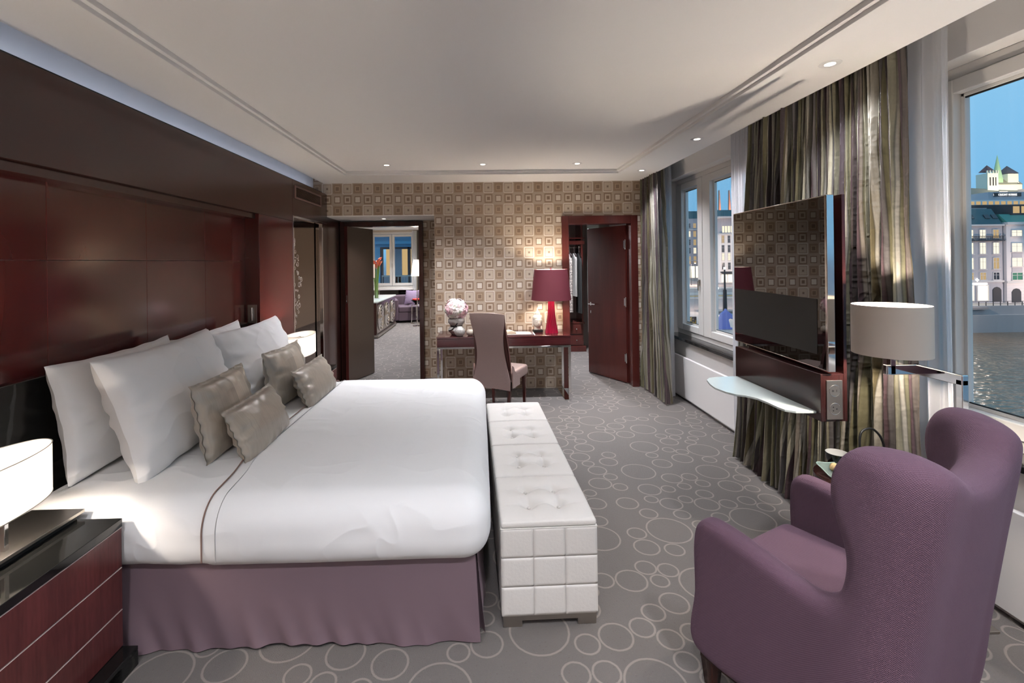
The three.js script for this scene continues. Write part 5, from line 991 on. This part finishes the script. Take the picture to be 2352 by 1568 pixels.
{ // white corner building and its neighbour, seen in the casement window
  const Y = (y) => y - GROUND;
  const b = thing('corner_building', 'white corner building with a lit attic strip and blue roof', 'building', [109.8, GROUND, -210]);
  part('wall', bx(0, 30, 0, Y(12.9), -16, 0), O.pale, b);
  part('attic', bx(1, 29, Y(12.9), Y(20.2), -15, -0.6), O.grey, b);
  part('cornice', [bx(-0.6, 30.6, Y(12.5), Y(13.2), -0.8, 0.9), bx(-1.2, 30.6, Y(20.2), Y(20.9), -15, 1.4)], O.trim, b);
  part('roof', extrude([[-15, Y(20.9)], [1.2, Y(20.9)], [-5, Y(24.4)], [-15, Y(24.4)]], 31).rotateY(-Math.PI / 2).translate(30, 0, 0), O.roof, b);
  for (let k = 0; k < 7; k++) part('attic_pane', bx(1.5 + k * 1.3, 2.4 + k * 1.3, Y(13.6), Y(16.6), -0.6, -0.5), O.lit, b);
  facade(b, 0, 30, 0, [[Y(8.9), 3.2, [1, 0, 1]], [Y(4.6), 3.2, [0, 0, 1]], [Y(0.9), 3.2, [2, 2]], [Y(-3.2), 3.0, [0, 0]]], [1.4, 4.2, 7.0], 1.1, null);
  part('awning', extrude([[0, 0], [2.2, -0.9], [2.2, -1.1], [0, -0.5]], 12).rotateY(-Math.PI / 2).translate(12, Y(-4.2), 0), O.dark, b);
  for (let k = 0; k < 3; k++) part('shop_pane', bx(0.6 + k * 3, 3.1 + k * 3, 0.4, Y(-5.6), 0.02, 0.1), O.shop, b);
  const c = thing('corner_building', 'grey apartment block with lit shops in the narrow casement', 'building', [100, GROUND, -260]);
  part('wall', bx(0, 34, 0, Y(24.5), -16, 0), O.grey, c);
  part('cornice', [bx(-0.6, 34.6, Y(17.9), Y(18.6), -0.8, 0.9), bx(-0.6, 34.6, Y(0.6), Y(1.1), -0.8, 0.6)], O.trim, c);
  part('roof', extrude([[-15, Y(24.5)], [0.2, Y(24.5)], [-3, Y(29)], [-15, Y(29)]], 34).rotateY(-Math.PI / 2).translate(34, 0, 0), O.roof, c);
  facade(c, 0, 34, 0, [[Y(19.2), 2.6, [1, 0]], [Y(14.2), 3.2, [1, 2]], [Y(9.5), 3.2, [1, 0]], [Y(4.8), 3.2, [2, 0]], [Y(-1), 4.2, [1, 1]]], [15.2, 18.4, 21.6, 24.8], 1.5, null);
  for (let k = 0; k < 5; k++) part('shop_pane', bx(13 + k * 3, 15.3 + k * 3, 0.5, Y(-2.4), 0.02, 0.1), O.shop, c);
  const ph = thing('chimney_block', 'low dark block carrying the three chimneys', 'building', [162, GROUND, -300]); part('wall', bx(-12, 12, 0, Y(25.6), -8, 14), O.grey, ph); part('roof_slab', bx(-12.4, 12.4, Y(25.6), Y(26), -8.4, 14.4), O.dark, ph);
  const chim = ['leftmost of three floodlit orange chimneys over the blue roof', 'middle one of three floodlit orange chimneys over the blue roof', 'rightmost of three floodlit orange chimneys over the blue roof'];
  [[157, 0.6], [163.6, 1], [167.2, 0.7]].forEach(([x, k], i) => { const t = thing('smokestack', chim[i], 'chimney', [x, 26, -300], 0, 'floodlit chimneys'); part('shaft', extrude([[-0.9, 0], [0.9, 0], [0.55, 8], [-0.1, 20], [-0.35, 20.4], [-0.5, 20], [-0.75, 9]], 1.6, 0.2).translate(0, 0, -0.8), std({ color: rgb(196, 156, 136), roughness: 0.8 }), t); });
  flood('orange flood lamp added to light the three chimneys', 162, 26, -288, 0xffb080, 1500);
  const h = struct('hill_town', 'hillside town with scattered lights behind the roofs', 'hill');
  const hillShape = (x0, x1, z, yb, top, m, s, n = 80) => part('slope', grid(n, 12, (u, v) => [lerp(x0, x1, u), yb + v * (top(u) - yb), z - v * 160], null), m, h);
  hillShape(120, 420, -520, -10, (u) => 66 + 10 * Math.sin(u * 5) + 6 * noise(u * 30, 1), O.town);
  hillShape(800, 2200, -900, -10, (u) => 168 + 16 * Math.cos(u * 18 - 1.5) * sstep(0.4, 0.1, u) - 90 * u + 6 * noise(u * 34, 2), O.hill);
  hillShape(100, 1200, -1500, -10, (u) => 160 + 20 * noise(u * 9, 6), O.hill);
  seed(99); const hs = [[], [], []];
  for (let k = 0; k < 520; k++) { const u = rnd(), v = rnd(0.2, 0.96), w = rnd(1.5, 4), x = lerp(150, 400, u), U = (x - 120) / 300, y = -10 + v * (66 + 10 * Math.sin(U * 5) + 10); hs[k % 5 === 0 ? 2 : k % 2].push(bx(x, x + w, y - 3, y + rnd(0.6, 2.2), -520 - v * 160, -516 - v * 160)); }
  part('houses', hs[0], O.pale, h).userData.kind = 'stuff'; part('houses', hs[1], O.grey, h).userData.kind = 'stuff'; part('lit_houses', hs[2], O.dimlit, h).userData.kind = 'stuff';
}
{ // bank with its sign, old town and cathedral above the quay houses
  const b = thing('sign_building', 'long white block with an illuminated rooftop sign behind the quay houses', 'building', [178, 0, -170]);
  part('wall', bx(0, 60, GROUND, 22.3, -14, 0), O.pale, b);
  part('band', [bx(-0.5, 60, 19.4, 20.4, 0, 0.8), bx(-0.5, 60, 16.6, 17.4, 0, 0.8)], O.dark, b);
  part('upper_block', bx(14, 60, 22.3, 25.4, -12, -1), O.grey, b);
  const n = []; for (let x = 1; x < 40; x += 2.4) n.push(bx(x, x + 1.6, 20.6, 21.8, 0.02, 0.1)); part('ribbon_window', n, O.dimlit, b);
  const t = canvasTex(512, 64, (g, w, hh) => { g.fillStyle = '#101418'; g.fillRect(0, 0, w, hh); g.fillStyle = '#ffffff'; g.textAlign = 'center'; g.textBaseline = 'middle'; g.font = 'bold 46px serif'; g.fillText('CREDIT SUISSE', w / 2, hh / 2 + 2); });
  t.wrapS = t.wrapT = THREE.ClampToEdgeWrapping;
  const sg = new THREE.BoxGeometry(10.6, 1.35, 0.2).translate(21.2, 24.4, -0.8); part('sign_board', sg, std({ color: 0x111418, emissive: 0xffffff, emissiveMap: t, emissiveIntensity: 2.4 }), b);
  const c = thing('cathedral', 'floodlit cathedral with a green spire on the hill', 'cathedral', [380, 40, -330]);
  part('square_tower', [bx(-12, -4, 0, 21, -6, 2), ...[-12.2, -10.1, -8, -5.8, -4.2].map((x) => bx(x, x + 0.5, 21, 23, 1.2, 2.1))], O.limestone, c);
  part('tower_window', [bx(-10.6, -9.6, 12, 18, 2, 2.1), bx(-8.4, -7.4, 12, 18, 2, 2.1), bx(-6.4, -5.6, 12, 18, 2, 2.1)], O.dark, c);
  part('tower_roof', new THREE.ConeGeometry(4.4, 5, 4).rotateY(Math.PI / 4).translate(-8, 25, -2), std({ color: rgb(120, 84, 84), roughness: 0.9 }), c);
  part('nave', [bx(-4, 16, 0, 13, -8, 0)], O.limestone, c);
  part('nave_roof', extrude([[-8.5, 13], [0.6, 13], [-4, 17.5]], 20).rotateY(-Math.PI / 2).translate(16, 0, 0), std({ color: rgb(150, 140, 118), roughness: 0.9 }), c);
  part('spire', [bx(-1, 3, 8, 18, -5, -1), new THREE.ConeGeometry(2.8, 18, 8).translate(1, 26.5, -3)], std({ color: rgb(176, 206, 160), roughness: 0.8 }), c);
  part('north_tower', bx(6.5, 14.5, 0, 21, -9, -1), O.limestone, c);
  part('tower_roof', new THREE.ConeGeometry(6, 6.2, 4).rotateY(Math.PI / 4).translate(10.5, 24.4, -5), std({ color: rgb(112, 92, 92), roughness: 0.9 }), c);
  flood('warm flood lamp added below the cathedral tower', 372, 50.9, -312, 0xfff0d0, 900); flood('warm flood lamp added below the cathedral nave', 390, 52, -312, 0xfff0d0, 900);
  const h = struct('old_town_hill', 'wooded rise below the cathedral', 'hill');
  part('slope', grid(40, 10, (u, v) => [lerp(270, 760, u), lerp(-10, 44 + 7 * noise(u * 12, 3), v), -230 - v * 100]), O.town, h);
  seed(41); const rf = [[], []]; for (let k = 0; k < 120; k++) { const v = rnd(0.3, 1), x = rnd(290, 450), y = lerp(-10, 47, v), w = rnd(3, 9); rf[k % 3 ? 0 : 1].push(bx(x, x + w, y - 6, y + rnd(0, 2.4), -229 - v * 100, -224 - v * 100)); }
  part('houses', rf[0], O.grey, h).userData.kind = 'stuff'; part('lit_houses', rf[1], O.dimlit, h).userData.kind = 'stuff';
}
{ // street furniture in the square
  const p = thing('street_lamp', 'tall dark street lamp standing on the square', 'street lamp', [50.8, GROUND, -95.4]);
  part('pole', [cyl(0.42, 0.36, 0, 4.6, 0, 0, 14), cyl(0.2, 0.16, 4.6, 8.8, 0, 0, 14)], O.dark, p);
  part('lamp_head', cyl(0.2, 0.2, 8.8, 9.28, 0, 0, 14), O.sign, p);
  const sl = new THREE.PointLight(0xffe6d2, 500, 0, 2); sl.name = 'street_glow'; sl.position.set(0, 9.04, 0); sl.castShadow = true; p.add(sl);
  const h = thing('horse_sculpture', 'blue horse head sculpture on the pavement below the casement', 'sculpture', [38.2, GROUND, -72]);
  part('head', extrude([[-0.9, 0], [0.9, 0], [0.7, 0.9], [0.55, 1.5], [0.85, 1.7], [1.25, 1.55], [1.35, 1.9], [0.9, 2.5], [0.4, 2.9], [0.2, 3.2], [0.05, 2.9], [-0.5, 2.5], [-0.9, 1.5]], 0.7, 0.12, 2).translate(0, 0, -0.35), O.blue, h);
  part('plinth', bx(-1, 1, 0, 0.3, -0.5, 0.5, 0.05), O.blue, h);
  const f = thing('poster_stand', 'small framed poster beside a blue post on the square', 'sign', [33.9, GROUND, -74], -0.3);
  part('frame', [bx(-0.75, 0.75, 0.4, 0.5, 0, 0.1), bx(-0.75, 0.75, 1.7, 1.8, 0, 0.1), bx(-0.75, -0.65, 0, 1.7, 0, 0.1), bx(0.65, 0.75, 0, 1.7, 0, 0.1)], O.dark, f);
  part('poster', bx(-0.65, 0.65, 0.5, 1.7, 0.02, 0.06), std({ map: dataTex(32, 32, (i, j) => (noise(i / 5, j / 5) > 0.5 ? [210, 170, 70] : [70, 60, 60]), true, 0.7, 0.7) }), f);
  const g = thing('blue_post', 'slim blue post rising behind the framed poster', 'post', [34.3, GROUND, -76]); part('shaft', bx(-0.2, 0.2, 0, 6.5, -0.2, 0.2, 0.03), O.blue, g); part('foot', bx(-0.4, 0.4, 0, 0.3, -0.4, 0.4, 0.03), O.blue, g);
}
// street lamps added outside the views to brighten the facades and the square
for (const [x, z, y, cd, label] of [[96, -97.4, 5.5, 420, 'added quay lamp upstream of the big pane view'], [128, -97.4, 5.5, 420, 'added quay lamp downstream of the big pane view'], [90, -196, 9, 1100, 'added square lamp left of the grey apartment block'], [122, -190, 9, 900, 'added square lamp beyond the corner building'], [30, -110, 8, 700, 'added square lamp left of the blue post'], [76, -112, 8, 800, 'added square lamp right of the tall street lamp'], [88, -235, 8, 900, 'added square lamp before the grey apartment block'], [30, -62, 7, 260, 'added pavement lamp left of the framed poster']]) {
  const p = thing('added_street_lamp', label, 'street lamp', [x, GROUND, z], 0, 'street lamps added outside the views');
  part('pole', cyl(0.12, 0.08, 0, y, 0, 0, 12), O.dark, p);
  part('arm', bar([0, y, 0], [0, y + 0.5, 3.6], 0.1, 0.1), O.dark, p);
  part('lantern', at(new THREE.SphereGeometry(0.24, 16, 12), 0, y + 0.3, 3.7), O.sign, p);
  const l = new THREE.PointLight(0xffe6d2, cd, 0, 2); l.name = 'street_glow'; l.position.set(0, y + 0.3, 3.7); l.castShadow = true; p.add(l);
}
{ // courtyard wing outside the sitting room
  const b = thing('courtyard_wing', 'blue panelled courtyard wing with a lit room and a railing', 'building', [-3.4, 0, -24]);
  const m = std({ color: rgb(92, 148, 176), roughness: 0.6 });
  part('wall', [bx(-8, -1.7, -10, 12, -0.4, 0), bx(1.7, 10, -10, 12, -0.4, 0), bx(-1.7, 1.7, 2.45, 12, -0.4, 0), bx(-1.7, 1.7, -10, 0.35, -0.4, 0)], m, b);
  part('lit_room', [bx(-1.7, 1.7, 0.35, 2.45, -1.6, -1.5)], O.dimlit, b);
  part('inner_column', [bx(-1.1, -0.75, 0.35, 2.45, -1.0, -0.8), bx(0.9, 1.1, 0.35, 2.45, -1.0, -0.8), bx(-1.7, 1.7, 0.35, 0.9, -0.9, -0.8)], O.grey, b);
  part('window', [bx(-1.7, -1.6, 0.35, 2.45, -0.3, 0.02), bx(1.6, 1.7, 0.35, 2.45, -0.3, 0.02), bx(-0.3, -0.18, 0.35, 2.45, -0.3, 0.02), bx(-1.6, 1.6, 2.35, 2.45, -0.3, 0.02)], O.dark, b);
  part('ledge', [bx(-8, 10, 3.3, 3.7, 0, 0.7), bx(-8, 10, 2.6, 2.75, 0, 0.2), bx(-8, 10, -0.6, -0.45, 0, 0.3)], m, b);
  const r = [bx(-1.5, 2.2, 0.95, 1.02, 0.6, 0.66)]; for (let x = -1.5; x < 2.2; x += 0.16) r.push(bx(x, x + 0.03, -0.1, 0.97, 0.61, 0.65)); part('railing', r, M.steel, b);
  part('upper_window', [bx(-1.2, 0, 4.2, 6, 0, 0.05), bx(0.4, 1.6, 4.2, 6, 0, 0.05)], O.night, b);
}

renderer.render(scene, camera);
